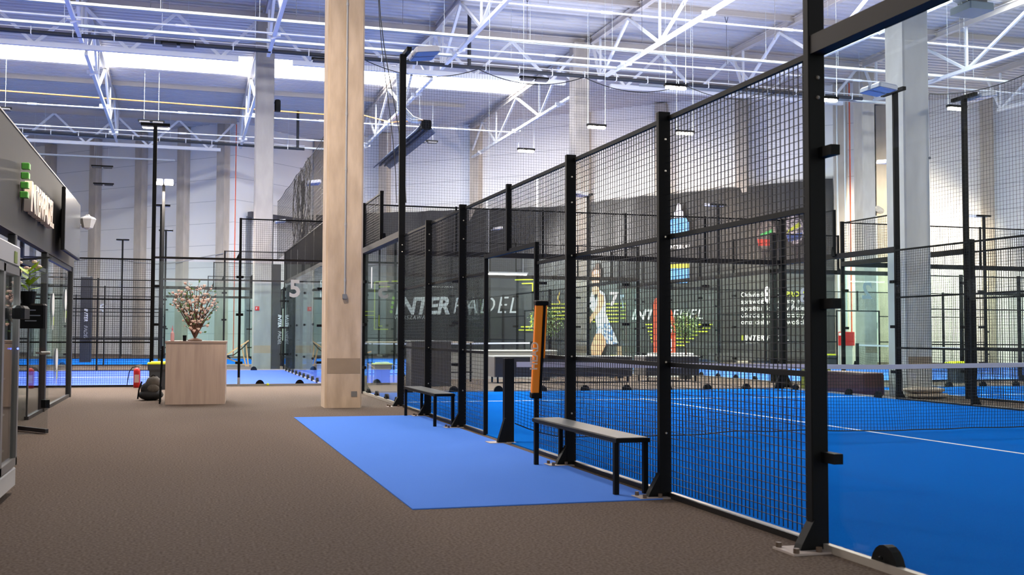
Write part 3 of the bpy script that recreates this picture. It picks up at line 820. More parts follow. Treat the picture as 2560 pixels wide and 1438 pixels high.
# ================================================================ BANNERS
BF = A0 - n44 * .55
def bpt(s_, z, off=0): p = BF + d44 * s_ - n44 * off; return Vector((p.x, p.y, z))
def banner(s0, s1, zt0, zt1, label):
    m = MB(); nx = int((s1 - s0) / .25); nz = 26; vs = []
    for i in range(nx + 1):
        for j in range(nz + 1):
            s_ = s0 + (s1 - s0) * i / nx; zt = zt0 + (zt1 - zt0) * i / nx; f = j / nz
            z = .12 + (zt - .12) * f + (-.05 * abs(math.sin(s_ * 1.55)) if j == nz else 0)
            o_ = -.07 * math.sin(s_ * 1.7 + f * 2.0) * f ** 2 - .03 * math.sin(s_ * 4.3 - f * 5) * f ** 3
            vs.append(bpt(s_, z, o_ - .05))
    fs = [(i * (nz + 1) + j, (i + 1) * (nz + 1) + j, (i + 1) * (nz + 1) + j + 1, i * (nz + 1) + j + 1) for i in range(nx) for j in range(nz)]
    m.add(vs, fs); m.smooth = True
    return tag(m.obj('wall_banner', banner_m), label, 'banner')
b1 = banner(.0, 17.25, 8.2, 7.8, 'long black wrinkled banner lettered INTERPADEL WARSZAWA on the far wall')
b2 = banner(17.45, 29.0, 7.95, 8.35, 'black banner with tennis player, bottle, rackets and Polish text on the far wall')
def bM(s_, z, off=.07): p = bpt(s_, z, off); return frame(p, d44, (0, 0, 1))
def btext(s_, s, z, size, par, m_=print_white, shear=0, off=0, sp=1.0, name='printed_lettering'):
    return text(name, s_, size, m_, par, bM(s, z), .002, shear, off, 'LEFT', sp)
btext('INTER', 5.93, 2.36, 1.27, b1, shear=.22, off=.045, sp=.98)
btext('PADEL', 9.55, 2.36, 1.27, b1, shear=.22, off=-.012, sp=1.1)
btext('WARSZAWA', 5.88, 2.06, .3, b1, shear=.15, off=-.002, sp=1.25)
def bpoly(name, polys, m_, par, off=.075):
    m = MB()
    for pl in polys: m.prism(pl, 0, .004, bM(0, 0, off))
    return m.obj(name, m_, par)
def rect(s0, z0, s1, z1): return [(s0, z0), (s1, z0), (s1, z1), (s0, z1)]
circ = lambda cx, cz, r, n=12, rz=None: [(cx + r * math.cos(2 * PI * i / n), cz + (rz or r) * math.sin(2 * PI * i / n)) for i in range(n)]
bpoly('printed_dots', [circ(5.83 - i * .045, 3.23 - i * .25, .09) for i in range(4)], mat('green_print', (150, 200, 60), .6), b1)
L_ = [rect(4.55, 1.48, 4.61, 4.2), rect(4.55, 4.14, 5.5, 4.2), rect(5.7, 4.14, 6.5, 4.2), rect(4.87, 3.85, 5.6, 3.9), rect(4.86, 1.66, 4.91, 2.3), rect(4.86, 1.66, 5.2, 1.71), rect(4.55, 1.48, 5.5, 1.53), rect(3.6, 2.48, 4.55, 2.53), rect(3.6, 2.26, 4.55, 2.31),
      rect(13.3, 4.06, 14.34, 4.11), rect(13.7, 3.86, 14.34, 3.91), rect(14.29, 3.35, 14.34, 3.9), rect(14.22, 1.62, 14.28, 2.25), rect(13.65, 1.62, 14.28, 1.68), rect(13.5, 1.46, 14.34, 1.51)]
for i in range(5): L_.append(rect(14.9 + i * .1, 2.78 - i * .19, 16.4, 2.83 - i * .19))
bpoly('printed_lines', L_, lime_m, b1)
bpoly('printed_arc', [[(15.84, 3.45), (15.74, 3.25), (15.7, 3.1), (15.75, 2.95), (15.9, 2.78), (15.8, 2.96), (15.76, 3.1), (15.79, 3.25)]], mat('gold_print', (230, 180, 60), .6), b1)
# player print
skin = mat('print_skin', (206, 138, 100), .7, noise=(3, (232, 176, 140), .2)); skin_d = mat('print_skin_shade', (150, 86, 60), .7)
cloth = mat('print_white_cloth', (226, 230, 238), .7); cl2 = mat('print_blue_pattern', (236, 238, 244), .7, noise=(7, (70, 100, 150), .06)); hair = mat('print_hair', (74, 58, 50), .7)
bpoly('printed_lines', [rect(17.6, 2.76 - i * .175, 19.32 - (.3 if i == 5 else 0), 2.81 - i * .175) for i in range(6)], lime_m, b2)
P_ = 17.45
bpoly('printed_player', [[(P_ + .15, 3.62), (P_ + .48, 3.62), (P_ + .5, 3.3), (P_ + .12, 3.25)],
      [(P_ + .1, 4.35), (P_ + .18, 4.55), (P_ + .36, 4.64), (P_ + .52, 4.5), (P_ + .55, 4.2), (P_ + .5, 3.85), (P_ + .38, 3.62), (P_ + .26, 3.6), (P_ + .14, 3.8), (P_ + .08, 4.1)],
      [(P_ + .5, 3.38), (P_ + .74, 3.2), (P_ + .78, 2.9), (P_ + .62, 2.5), (P_ + .3, 2.15), (P_ + .02, 1.85), (P_ + .02, 2.15), (P_ + .25, 2.45), (P_ + .42, 2.8), (P_ + .42, 3.2)],
      [(P_ + .36, 1.38), (P_ + .62, 1.34), (P_ + .86, 1.05), (P_ + .84, .75), (P_ + .6, .26), (P_ + .1, .26), (P_ + .05, .6), (P_ + .2, 1.05)]], skin, b2, .08)
bpoly('printed_top', [[(P_ + .02, 3.1), (P_ + .14, 3.45), (P_ + .2, 3.3), (P_ + .3, 2.9), (P_ + .42, 3.2), (P_ + .52, 3.5), (P_ + .78, 3.3), (P_ + .84, 2.9), (P_ + .84, 2.4), (P_ + 1.0, 1.95), (P_ + .7, 1.45), (P_ + .4, 1.5), (P_ + .32, 2.0), (P_ + .2, 2.4), (P_ + .02, 2.6)]], cloth, b2, .077)
bpoly('printed_skirt', [[(P_ + .38, 1.6), (P_ + .7, 1.75), (P_ + 1.0, 1.98), (P_ + 1.12, 1.7), (P_ + 1.38, 1.15), (P_ + 1.5, .86), (P_ + 1.2, .78), (P_ + .88, .84), (P_ + .8, 1.1), (P_ + .6, 1.35), (P_ + .34, 1.3)]], cl2, b2, .082)
bpoly('printed_hair', [[(P_ + .08, 4.2), (P_ + .12, 4.48), (P_ + .3, 4.66), (P_ + .34, 4.82), (P_ + .46, 4.84), (P_ + .52, 4.66), (P_ + .6, 4.45), (P_ + .57, 4.1), (P_ + .52, 4.2), (P_ + .48, 4.45), (P_ + .3, 4.5), (P_ + .16, 4.4), (P_ + .12, 4.15)]], hair, b2, .084)
bpoly('printed_face', [rect(P_ + .17, 4.16, P_ + .26, 4.19), rect(P_ + .36, 4.16, P_ + .46, 4.19), rect(P_ + .25, 3.8, P_ + .38, 3.835), [(P_ + .29, 4.1), (P_ + .33, 4.1), (P_ + .34, 3.95), (P_ + .28, 3.95)]], skin_d, b2, .086)
# bottle print
bl = mat('print_bottle_blue', (74, 142, 222), .6, noise=(4, (120, 178, 240), .2))
bpoly('printed_bottle', [[(21.5, 6.15), (22.5, 6.15), (22.5, 6.65), (22.35, 6.85), (21.65, 6.85), (21.5, 6.65)]], bl, b2, .08)
bpoly('printed_bottle_base', [[(21.52, 4.45), (22.5, 4.45), (22.5, 4.0), (22.4, 3.75), (21.65, 3.75), (21.52, 4.0)]], bl, b2, .08)
bpoly('printed_cap', [[(21.78, 6.87), (22.22, 6.87), (22.22, 7.15), (22.12, 7.25), (22.1, 7.5), (22.0, 7.6), (21.92, 7.5), (21.88, 7.25), (21.78, 7.15)]], mat('print_cap', (214, 216, 232), .6), b2, .08)
bpoly('printed_band', [rect(21.52, 4.46, 22.5, 4.66)], mat('print_yellow', (230, 214, 60), .6), b2, .082)
btext('INTER', 21.5, 5.4, .24, b2, shear=.2, off=.008); btext('FUEL', 22.05, 5.4, .24, b2, shear=.2)
btext('INTER', 19.62, 2.03, .66, b2, shear=.25, off=.02); btext('FUEL', 21.62, 2.03, .66, b2, shear=.25, off=-.004, sp=1.08)
bpoly('printed_lines', [rect(20.34 + i * .06, 1.74 - i * .165, max(21.0, 23.6 - i * (.1 if i < 3 else .22)), 1.79 - i * .165) for i in range(7)] , lime_m, b2)
# rackets
def racket(cx, cz, w_, h_, tilt_, ca, cb, cc):
    c, s_ = math.cos(tilt_), math.sin(tilt_)
    R2 = lambda pts: [(cx + x * c - z * s_, cz + x * s_ + z * c) for x, z in pts]
    bpoly('printed_racket', [R2(circ(0, 0, w_, 20, h_)), R2([(-.07, -h_), (.07, -h_), (.05, -h_ - .55), (-.05, -h_ - .55)])], mat('print_racket_dark', (52, 46, 48), .6), b2, .078)
    bpoly('printed_racket_face', [R2(circ(0, .02, w_ * .84, 20, h_ * .86))], cc, b2, .081)
    bpoly('printed_racket_mark', [R2([(-w_ * .7, -.1), (w_ * .6, .12), (w_ * .5, .32), (-w_ * .5, .05)])], ca, b2, .084)
    bpoly('printed_racket_mark', [R2([(-w_ * .6, -.5), (w_ * .45, -.45), (w_ * .7, -.16), (-w_ * .75, -.2)])], cb, b2, .084)
racket(26.1, 5.85, .5, .75, -.12, mat('print_green', (60, 160, 80), .6), mat('print_red', (214, 60, 44), .6), mat('print_racket_face', (74, 70, 74), .6, noise=(6, (110, 100, 96), .1)))
racket(27.35, 6.05, .5, .78, .1, mat('print_yellow2', (190, 200, 60), .6), mat('print_navy', (60, 80, 140), .6), mat('print_racket_face2', (90, 84, 96), .6, noise=(8, (190, 180, 180), .08)))
# text block
for i, s_ in enumerate(('Odwied\u017a nasz', 'sprawd\u017a najnowszy asortyment', 'sprz\u0119tu do gry w Padel. W', 'ofercie zawsze atrakcyjne', 'oraz ciekawe nowo\u015bci.')):
    btext(s_, 24.92, 3.04 - i * .315, .31, b2, off=.003)
btext('PROSHOP', 26.95, 3.04, .31, b2, lime_m, off=.008)
bpoly('printed_lines', [rect(24.95 + k * .045, 1.04, 24.97 + k * .045, 1.28) for k in range(2)], lime_m, b2)
btext('INTER', 25.05, 1.04, .34, b2, shear=.2, off=.012); btext('PADEL', 26.07, 1.04, .34, b2, shear=.2, off=-.002); btext('WARSZAWA', 25.12, .9, .1, b2)

# ================================================================ DOCK DOOR AND WALL THINGS
dd = (B1 - A1).normalized(); dn = Vector((-dd.y, dd.x, 0)); LD = (B1 - A1).length
def dM(s_, z, off=.02): p = A1 + dd * s_ - dn * off; return frame((p.x, p.y, z), dd, (0, 0, 1))
m = MB()
for i in range(5): m.prism(rect(LD * .2, .02 + i * .72, LD * .88, .72 + i * .72), 0, .05, dM(0, 0, .02))
dr = m.obj('door_1', mat('door_cream', (206, 206, 192), .5)); dr['kind'] = 'structure'
m = MB()
for k in range(5): m.prism(rect(LD * .28 + k * .72, 1.62, LD * .28 + k * .72 + .45, 1.92), 0, .02, dM(0, 0, .08))
m.obj('door_windows', mat('door_window', (92, 112, 126), .2), dr)
m = MB(); m.prism(rect(LD * .16, 0, LD * .2, 7.1), 0, .08, dM(0, 0, .05)); m.prism(rect(LD * .88, 0, LD * .92, 7.1), 0, .08, dM(0, 0, .05)); m.obj('door_rails', galv, dr)
for k, (z, r) in enumerate(((7.35, .13),)): 
    a_ = A1 + dd * LD * .12 - dn * .3; b_ = A1 + dd * LD * .95 - dn * .3
    MB().tube((a_.x, a_.y, z), (b_.x, b_.y, z), .05, 8).tube(tuple(a_ + dd * .2) [:2] + (z,), tuple(a_ + dd * 1.1)[:2] + (z,), .14, 10).tube(tuple(b_ - dd * 1.3)[:2] + (z,), tuple(b_ - dd * .2)[:2] + (z,), .14, 10).obj('door_spring_shaft', grey_m, dr)
d2 = (A0 - cL).normalized(); n2 = Vector((-d2.y, d2.x, 0)); LE = (A0 - cL).length
def eM(s_, z, off=.02): p = cL + d2 * s_ - n2 * off; return frame((p.x, p.y, z), d2, (0, 0, 1))
m = MB()
for i in range(5): m.prism(rect(LE * .2, .02 + i * .72, LE * .8, .72 + i * .72), 0, .05, eM(0, 0, .02))
dr2 = m.obj('door_2', mat('door_pale_green', (190, 206, 196), .5)); dr2['kind'] = 'structure'
m = MB(); m.prism(rect(LE * .13, 0, LE * .18, 7.6), 0, .1, eM(0, 0, .05)); m.prism(rect(LE * .82, 0, LE * .86, 7.6), 0, .1, eM(0, 0, .05)); m.obj('door_rails', grey_m, dr2)
m = MB(); m.prism(rect(LE * .1, 7.5, LE * .88, 7.8), 0, .3, eM(0, 0, .35)); m.obj('door_spring_shaft', dgrey_m, dr2)
# red hose box, pipes
p = A1 - d44 * .35 - n44 * .75
t = thing('fire_hose_cabinet', 'red fire hose cabinet with white label on the wall right of the banner', 'fire cabinet', (p.x, p.y, .84), math.atan2(d44.y, d44.x))
MB().bbox((-.33, -.12, 0), (.33, .12, .6), .02).obj('cabinet', red_m, t); MB().box((-.3, -.13, .44), (-.05, -.12, .56)).obj('label_plate', white_m, t)
MB().box((-.25, -.1, -.84), (.25, .1, 0)).obj('cabinet_stand', lgrey_m, t)
p2 = A1 - d44 * .15 - n44 * .6
m = MB(); m.tube((p2.x, p2.y, 0), (p2.x, p2.y, 12.5), .03, 8)
tag(m.obj('red_riser_pipe', mat('red_orange_pipe', (226, 90, 50), .5)), 'thin orange red pipe running up the wall beside the banner', 'pipe')
m = MB(); m.tube((p2.x - .5, p2.y + .2, 0), (p2.x - .5, p2.y + .2, 12.4), .035, 8); m.tube((p2.x - .25, p2.y, 0), (p2.x - .25, p2.y, 12.4), .035, 8)
tag(m.obj('riser_pipes', galv), 'pair of grey pipes up the wall beside the banner end', 'pipe')
m = MB(); m.tube((cL.x + .02, cL.y - .8, 0), (cL.x + .02, cL.y - .8, 12.5), .025, 8)
tag(m.obj('red_riser_pipe', mat('red_orange_pipe', (226, 90, 50), .5)), 'thin orange red pipe down the column at the projecting wall corner', 'pipe')
m = MB(); pts = [L0 + (cL - L0) * (k / 20) for k in range(21)]; m.path([(q.x - n44.x * .5, q.y - n44.y * .5, 5.3 + .25 * math.sin(k)) for k, q in enumerate(pts)], .03, 5)
tag(m.obj('wall_cable', lgrey_m), 'pale cable sagging along the far left wall', 'cable')
# lit tube lamp over the lounge
t = thing('tube_lamp', 'single bright white tube lamp behind the near court, over the lounge', 'light fixture', (3.9, 24.2, 2.86), 0)
MB().box((-.02, -.03, 0), (1.18, .03, .04)).obj('housing', white_m, t); MB().tube((0, 0, -.02), (1.15, 0, -.02), .02, 8).obj('tube', tube_m, t)
for sx in (.1, 1.05): MB().tube((sx, 0, .04), (sx, 0, H - 2.86), .004, 4).obj('hanging_wire', galv, t)

# ================================================================ LOUNGE AND AISLE THINGS
t = thing('display_counter', 'tall dark grey counter block behind the near court glass wall', 'counter', (2.1, 22.95, 0))
MB().bbox((-.5, -.3, 0), (.5, .3, 1.07), .01).obj('body', mat('grey_laminate_warm', (112, 106, 108), .5), t); MB().bbox((-.52, -.32, 1.07), (.52, .32, 1.1), .004).obj('top', lgrey_m, t)
def hightable(x, y, w_, label):
    t = thing('high_table', label, 'table', (x, y, 0))
    MB().bbox((-w_ / 2, -.35, 1.02), (w_ / 2, .35, 1.06), .008).obj('table_top', mat('table_top_beige', (184, 168, 150), .5), t)
    for sx in (-1, 1):
        MB().bar((sx * (w_ / 2 - .06), -.3, 0), (sx * (w_ / 2 - .06), -.3, 1.02), .035).obj('leg', black, t); MB().bar((sx * (w_ / 2 - .06), .3, 0), (sx * (w_ / 2 - .06), .3, 1.02), .035).obj('leg', black, t)
    MB().bar((-w_ / 2, -.3, .25), (w_ / 2, -.3, .25), .025).obj('foot_rail', black, t)
hightable(1.25, 24.4, .8, 'high beige table with thin black legs left of the dark grey counter block')
hightable(3.1, 25.1, 1.3, 'high dark table with black legs right of the dark grey counter block')
def sofa(x0, y, L, label, rz=0, h=.67):
    t = thing('planter_bench', label, 'lounge bench', (x0, y, 0), rz)
    MB().bbox((0, -.35, .16), (L, .35, h), .02).obj('body', mat('bench_fabric_navy', (66, 68, 84), .8), t)
    MB().bbox((-.01, -.36, .16), (.02, .36, h + .005), .004).obj('end_panel', mat('bench_end_grey', (122, 114, 114), .6), t)
    MB().bbox((-.01, -.37, h), (L + .01, .37, h + .03), .006).obj('top_board', lgrey_m, t)
    for x in (.1, L - .1):
        for yy in (-.3, .3): MB().box((x - .02, yy - .02, 0), (x + .02, yy + .02, .16)).obj('leg', black, t)
sofa(4.05, 24.1, 3.75, 'long low navy grey lounge bench on short black legs, behind the net post', -.05)
sofa(8.35, 24.3, 1.6, 'shorter dark lounge bench at the right of the long one', -.03)
t = thing('planter_bench', 'long pale grey low counter behind the lounge bench', 'low counter', (3.4, 26.6, 0))
MB().bbox((0, -.25, 0), (3.3, .25, .78), .01).obj('body', lgrey_m, t); MB().bbox((-.02, -.27, .78), (3.32, .27, .81), .004).obj('top_board', white_m, t)
t = thing('white_box_unit', 'white low box unit at the right end of the lounge', 'cabinet', (11.0, 26.9, 0)); 
MB().bbox((-1.1, -.2, 0), (.25, .2, .72), .01).obj('body', white_m, t); MB().tube((.13, -.21, .58), (.13, -.2, .58), .03, 8).obj('knob', black, t)
def ficus(x, y, z0, zc, r, label, seed):
    rnd = random.Random(seed); t = thing('potted_ficus', label, 'potted plant', (x, y, z0))
    m = MB().lathe([(.16, 0), (.2, .32), (.18, .32), (.17, .28)], 16).obj('pot', mat('pot_dark', (54, 54, 58), .5), t)
    m = MB(); 
    for k in range(3): m.path([(rnd.uniform(-.03, .03), rnd.uniform(-.03, .03), .28 + (zc - .2 - .28) * j / 4) for j in range(5)], .016, 6)
    for k in range(14):
        a_ = rnd.uniform(0, 2 * PI); m.path([(0, 0, zc - .35 + rnd.uniform(0, .3)), (math.cos(a_) * r * .5, math.sin(a_) * r * .5, zc + rnd.uniform(-.2, .3)), (math.cos(a_) * r * .85, math.sin(a_) * r * .85, zc + rnd.uniform(-.3, .35))], .007, 4)
    m.obj('trunk', bark, t)
    m = MB()
    for k in range(900):
        a_ = rnd.uniform(0, 2 * PI); ph = math.acos(rnd.uniform(-1, 1)); rr = r * (rnd.uniform(.25, 1)) ** .6 * (1 + .18 * math.sin(3 * a_ + seed))
        c = Vector((rr * math.sin(ph) * math.cos(a_), rr * math.sin(ph) * math.sin(a_), zc + rr * .95 * math.cos(ph)))
        u = Vector((rnd.uniform(-1, 1), rnd.uniform(-1, 1), rnd.uniform(-1.2, -.1))).normalized() * .075; v = u.cross(Vector((rnd.uniform(-1, 1), rnd.uniform(-1, 1), 1))).normalized() * .018
        m.cur = 1 if rnd.random() < .2 else 0
        m.add([c, c + u * .5 + v, c + u, c + u * .5 - v], [(0, 1, 2, 3)])
    m.obj('foliage', (leaf_m, mat('leaf_light', (150, 172, 120), .5)), t)
ficus(5.95, 25.3, .0, 1.62, .5, 'bushy green ficus in a dark pot between the orange cover and the player print', 3)
ficus(10.3, 25.4, .0, 1.55, .42, 'second green ficus in front of the orange feather flag', 5)
# feather flag
t = thing('feather_flag', 'orange red feather flag with white lettering behind the second ficus', 'flag', (12.1, 30.3, 0), -.1)
MB().tube((-.42, 0, 0), (-.42, 0, 2.35), .012, 6).tube((-.42, 0, 2.35), (-.1, 0, 2.62), .01, 6).obj('flag_pole', black, t)
MB().lathe([(.25, 0), (.25, .03), (.05, .05)], 12).obj('foot', black, t)
MB().prism([(-.41, .25), (.36, .2), (.38, 1.4), (.3, 1.95), (.1, 2.35), (-.15, 2.55), (-.36, 2.5), (-.41, 2.3)], -.006, .006, frame((0, 0, 0), (1, 0, 0), (0, 0, 1))).obj('flag_cloth', mat('flag_orange_red', (244, 92, 50), .7), t)
text('flag_lettering', 'HEAD', .5, print_white, t, frame((.22, -.012, .45), (0, 0, 1), (-1, 0, 0)), .002, .1, .015)
# bins
def bin_(x, y, label, h=.55, rz=0, lidc=yellow_m):
    t = thing('waste_bin', label, 'bin', (x, y, 0), rz)
    m = MB(); a_, b_ = .17, .21; 
    vs = [(-a_, -a_, 0), (a_, -a_, 0), (a_, a_, 0), (-a_, a_, 0), (-a_, -a_, h * .62), (a_, -a_, h * .62), (a_, a_, h * .62), (-a_, a_, h * .62), (-b_, -b_, h * .72), (b_, -b_, h * .72), (b_, b_, h * .72), (-b_, b_, h * .72), (-b_, -b_, h * .9), (b_, -b_, h * .9), (b_, b_, h * .9), (-b_, b_, h * .9)]
    fs = [(0, 3, 2, 1), (12, 13, 14, 15)] + [(k + i, k + (i + 1) % 4, k + 4 + (i + 1) % 4, k + 4 + i) for k in (0, 4, 8) for i in range(4)]
    m.add(vs, fs); m.obj('bin_body', mat('bin_body_dark', (56, 60, 66), .5), t)
    MB().bbox((-b_ - .015, -b_ - .015, h * .9), (b_ + .015, b_ + .015, h * .96), .01).bbox((-b_ * .75, -b_ * .75, h * .95), (b_ * .75, b_ * .75, h), .015).obj('bin_lid', lidc, t)
bin_(1.1, 23.75, 'dark bin with yellow lid seen through the back corner glass of the near court')
bin_(-4.22, 22.4, 'dark bin with bright yellow lid behind the backpack, left of the reception counter', .62)
bin_(6.6, 27.3, 'dark bin with flat yellow lid by the first ficus', .78)
bin_(8.6, 26.4, 'dark bin with yellow lid between the two lounge benches', .66)
bin_(21.0, 33.8, 'small dark bin with yellow lid near the loading door', .55)
bin_(16.84, 22.2, 'dark bin with yellow lid at the end of the right hand court', .58)
bin_(-.9, 34.9, 'pale yellow lidded bin seen through the glass of the left rear court', .62)
# wooden stands
t = thing('wooden_easel', 'small pale wooden folding stand between the two lounge benches', 'stand', (8.05, 24.9, 0))
m = MB(); m.bar((-.12, 0, 0), (-.04, .1, .95), .03, .02); m.bar((.12, 0, 0), (.04, .1, .95), .03, .02); m.bar((0, .4, 0), (0, .12, .92), .03, .02); m.bar((-.1, .02, .35), (.1, .02, .35), .025, .02); m.obj('legs', pine, t)
MB().box((-.07, .05, .3), (.05, .1, .95)).obj('board', mat('cream_board', (214, 198, 160), .6), t)
t = thing('wooden_trestle', 'pale wooden X shaped trestle leaning by the column with the fire sign', 'trestle', (-2.1, 34.9, 0))
m = MB(); m.bar((-.85, 0, .02), (.6, 0, 1.0), .07, .04); m.bar((-.75, .1, .62), (.62, .1, .1), .07, .04); m.bar((.35, .05, .85), (.52, .05, .1), .07, .04); m.bar((.5, 0, .95), (.6, 0, .1), .06, .04); m.obj('frame', pine, t)
m = MB(); m.path([(-.3, -.05, .45), (.1, -.05, .5), (.4, -.05, .75), (.58, -.05, .95)], .02, 6); m.obj('black_strap', black, t)
# maroon bench and olive cube
t = thing('upholstered_bench', 'dark maroon padded block bench beyond the far side fence of the near court', 'bench', (10.42, 17.9, 0))
MB().bbox((-.3, -.72, .02), (.22, .72, .47), .03).obj('block', mat('maroon_vinyl', (86, 36, 44), .5), t); MB().bbox((-.29, -.71, .47), (.21, .71, .485), .006).obj('top_seam', mat('maroon_seam', (196, 160, 150), .6), t)
t = thing('cube_seat', 'olive yellow cube seat beside the maroon bench', 'stool', (10.4, 19.25, 0))
MB().bbox((-.22, -.3, .01), (.22, .3, .5), .03).obj('block', mat('olive_vinyl', (150, 150, 52), .5), t); MB().bbox((-.22, -.3, .5), (.22, .3, .515), .006).obj('piping', yellow_m, t)
def sack(x, y, z, label, sx=.42):
    m = MB(); m.smooth = True; nx, ny = 14, 8; vs = []
    for j in range(ny + 1):
        ph = -PI / 2 + PI * j / ny
        for i in range(nx):
            a_ = 2 * PI * i / nx; e = lambda c: math.copysign(abs(c) ** .55, c)
            vs.append((sx * e(math.cos(a_)) * abs(math.cos(ph)) ** .5, .24 * e(math.sin(a_)) * abs(math.cos(ph)) ** .5 + .01 * math.sin(i * 2.3), .055 * math.sin(ph) + .008 * math.sin(i * 1.7 + j)))
    fs = [(j * nx + i, j * nx + (i + 1) % nx, (j + 1) * nx + (i + 1) % nx, (j + 1) * nx + i) for j in range(ny) for i in range(nx)]
    m.add(vs, fs); o = m.obj('sand_sack', mat('sack_beige', (214, 196, 176), .9), None, (x, y, z)); tag(o, label, 'sack', 'sacks at the foot of the grey column')
sack(10.98, 16.33, .06, 'lower beige sack at the foot of the large grey column'); sack(10.9, 16.34, .17, 'upper beige sack lying on the other one at the foot of the large grey column')

# ================================================================ RECEPTION COUNTER GROUP
t = thing('reception_counter', 'free standing reception counter clad in pale ash laminate, on the carpet', 'counter', (-3.42, 17.8, 0), -.06)
MB().bbox((-.53, -.5, .0), (.5, .5, 1.07), .006).obj('body', wood, t)
MB().bbox((-.54, -.51, 1.07), (.51, .51, 1.115), .004).obj('counter_top', mat('ash_edge', (150, 128, 116), .5), t)
# blossom arrangement
rnd = random.Random(11)
t = thing('blossom_arrangement', 'tall spray of pink white magnolia branches standing on the reception counter', 'flower arrangement', (-3.48, 17.75, 1.115))
MB().lathe([(.12, 0), (.13, .015), (.1, .03), (.04, .05)], 16).obj('vase', mat('vase_wicker', (110, 84, 66), .7), t)
br = MB(); bl_ = MB(); lf = MB(); bl_.smooth = True
tips = []
for k in range(16):
    a_ = -1.0 + 2.0 * k / 15 + rnd.uniform(-.06, .06); dep = rnd.uniform(-.5, .5)
    L = .98 - .22 * abs(a_) + rnd.uniform(-.1, .06); pts = [Vector((0, 0, .05))]; 
    for j in range(1, 7):
        f = j / 6; aa = a_ * .42 * (1 + .25 * f)
        pts.append(Vector((math.sin(aa) * L * f + rnd.uniform(-.015, .015) * f, dep * .3 * f + rnd.uniform(-.015, .015), .05 + math.cos(aa) * L * f * .98)))
    for p_, q_, i_ in zip(pts[:-1], pts[1:], range(6)): br.tube(p_, q_, .017 - .0022 * i_, 6)
    for j in range(1, 7):
        for r_ in range(3 if j > 1 else 1):
            b0 = pts[j]; off = Vector((rnd.uniform(-.11, .11), rnd.uniform(-.1, .1), rnd.uniform(-.02, .1))); e_ = b0 + off
            br.tube(b0, e_, .004, 4)
            if rnd.random() < .5:
                R0 = rnd.uniform(.016, .027)
                bl_.ball(e_, R0, 8, (.8, .8, 1.1))
                for q in range(5):
                    an = q * 2 * PI / 5 + rnd.random(); c = e_ + Vector((math.cos(an), math.sin(an), .5)) * R0 * .8
                    bl_.ball(c, R0 * .62, 6, (.8, .8, 1.2))
            elif rnd.random() < .5:
                u = off.normalized() * .07 + Vector((0, 0, .02)); v = Vector((-u.z, u.y * .3, u.x)).normalized() * .018
                lf.add([e_, e_ + u * .5 + v, e_ + u, e_ + u * .5 - v], [(0, 1, 2, 3)])
            else:
                for q in range(3): bl_.ball(e_ + Vector((rnd.uniform(-.03, .03), rnd.uniform(-.03, .03), rnd.uniform(-.02, .04))), .01, 6)
br.obj('branches', bark, t); bl_.obj('blossoms', petal, t); lf.obj('leaves', leaf_m, t)
t = thing('spray_bottle', 'small pink sanitiser bottle at the left end of the reception counter', 'bottle', (-3.87, 17.5, 1.115))
MB().lathe([(.032, 0), (.034, .1), (.03, .14), (.012, .17), (.012, .19)], 14).obj('bottle_body', mat('pink_plastic', (232, 176, 176), .35), t)
MB().lathe([(.016, .19), (.016, .21), (.006, .215), (.005, .27)], 10).bar((-.0, 0, .22), (-.035, 0, .22), .01).obj('pump', mat('pink_pump', (226, 130, 136), .4), t)
tag(MB().lathe([(.028, 0), (.034, .1), (.03, .1), (.025, .01)], 14).obj('pen_cup', black, None, (-3.66, 17.42, 1.115)), 'small black cup on the reception counter beside the blossoms', 'cup')
t = thing('easel_back', 'narrow black folded stand leaning against the left side of the reception counter', 'stand', (-4.04, 17.75, 0))
m = MB(); m.bar((-.03, -.2, 0), (-.0, -.2, 1.02), .03); m.bar((-.03, .25, 0), (-.0, .25, 1.02), .03)
for z in (.3, .62, .95): m.bar((-.02, -.2, z), (-.02, .25, z), .02)
m.obj('frame', black, t); MB().box((-.02, -.17, .3), (-.005, .22, .9)).obj('board', dgrey_m, t)
# backpack
t = thing('backpack', 'black and grey backpack on the carpet left of the reception counter', 'backpack', (-4.27, 18.6, 0), .1)
m = MB(); m.smooth = True; m.ball((.02, 0, .1), .24, 16, (.95, .8, .45)); m.ball((.0, 0, .2), .17, 14, (1.0, .8, .9)); m.obj('lower_body', mat('bag_black', (28, 28, 31), .8), t)
m = MB(); m.smooth = True; m.ball((.06, -.02, .31), .135, 14, (1.05, .85, 1.1)); m.ball((.05, -.12, .22), .09, 12, (1.2, .5, .9)); m.obj('upper_body', mat('bag_grey', (74, 70, 66), .8, noise=(20, (92, 86, 80), .2)), t)
MB().path([(.0, -.05, .43), (.05, -.05, .47), (.11, -.05, .43)], .012, 6).obj('handle', black, t); MB().path([(-.15, -.05, .35), (-.2, -.08, .2), (-.22, -.08, .03)], .016, 6).obj('strap', black, t)
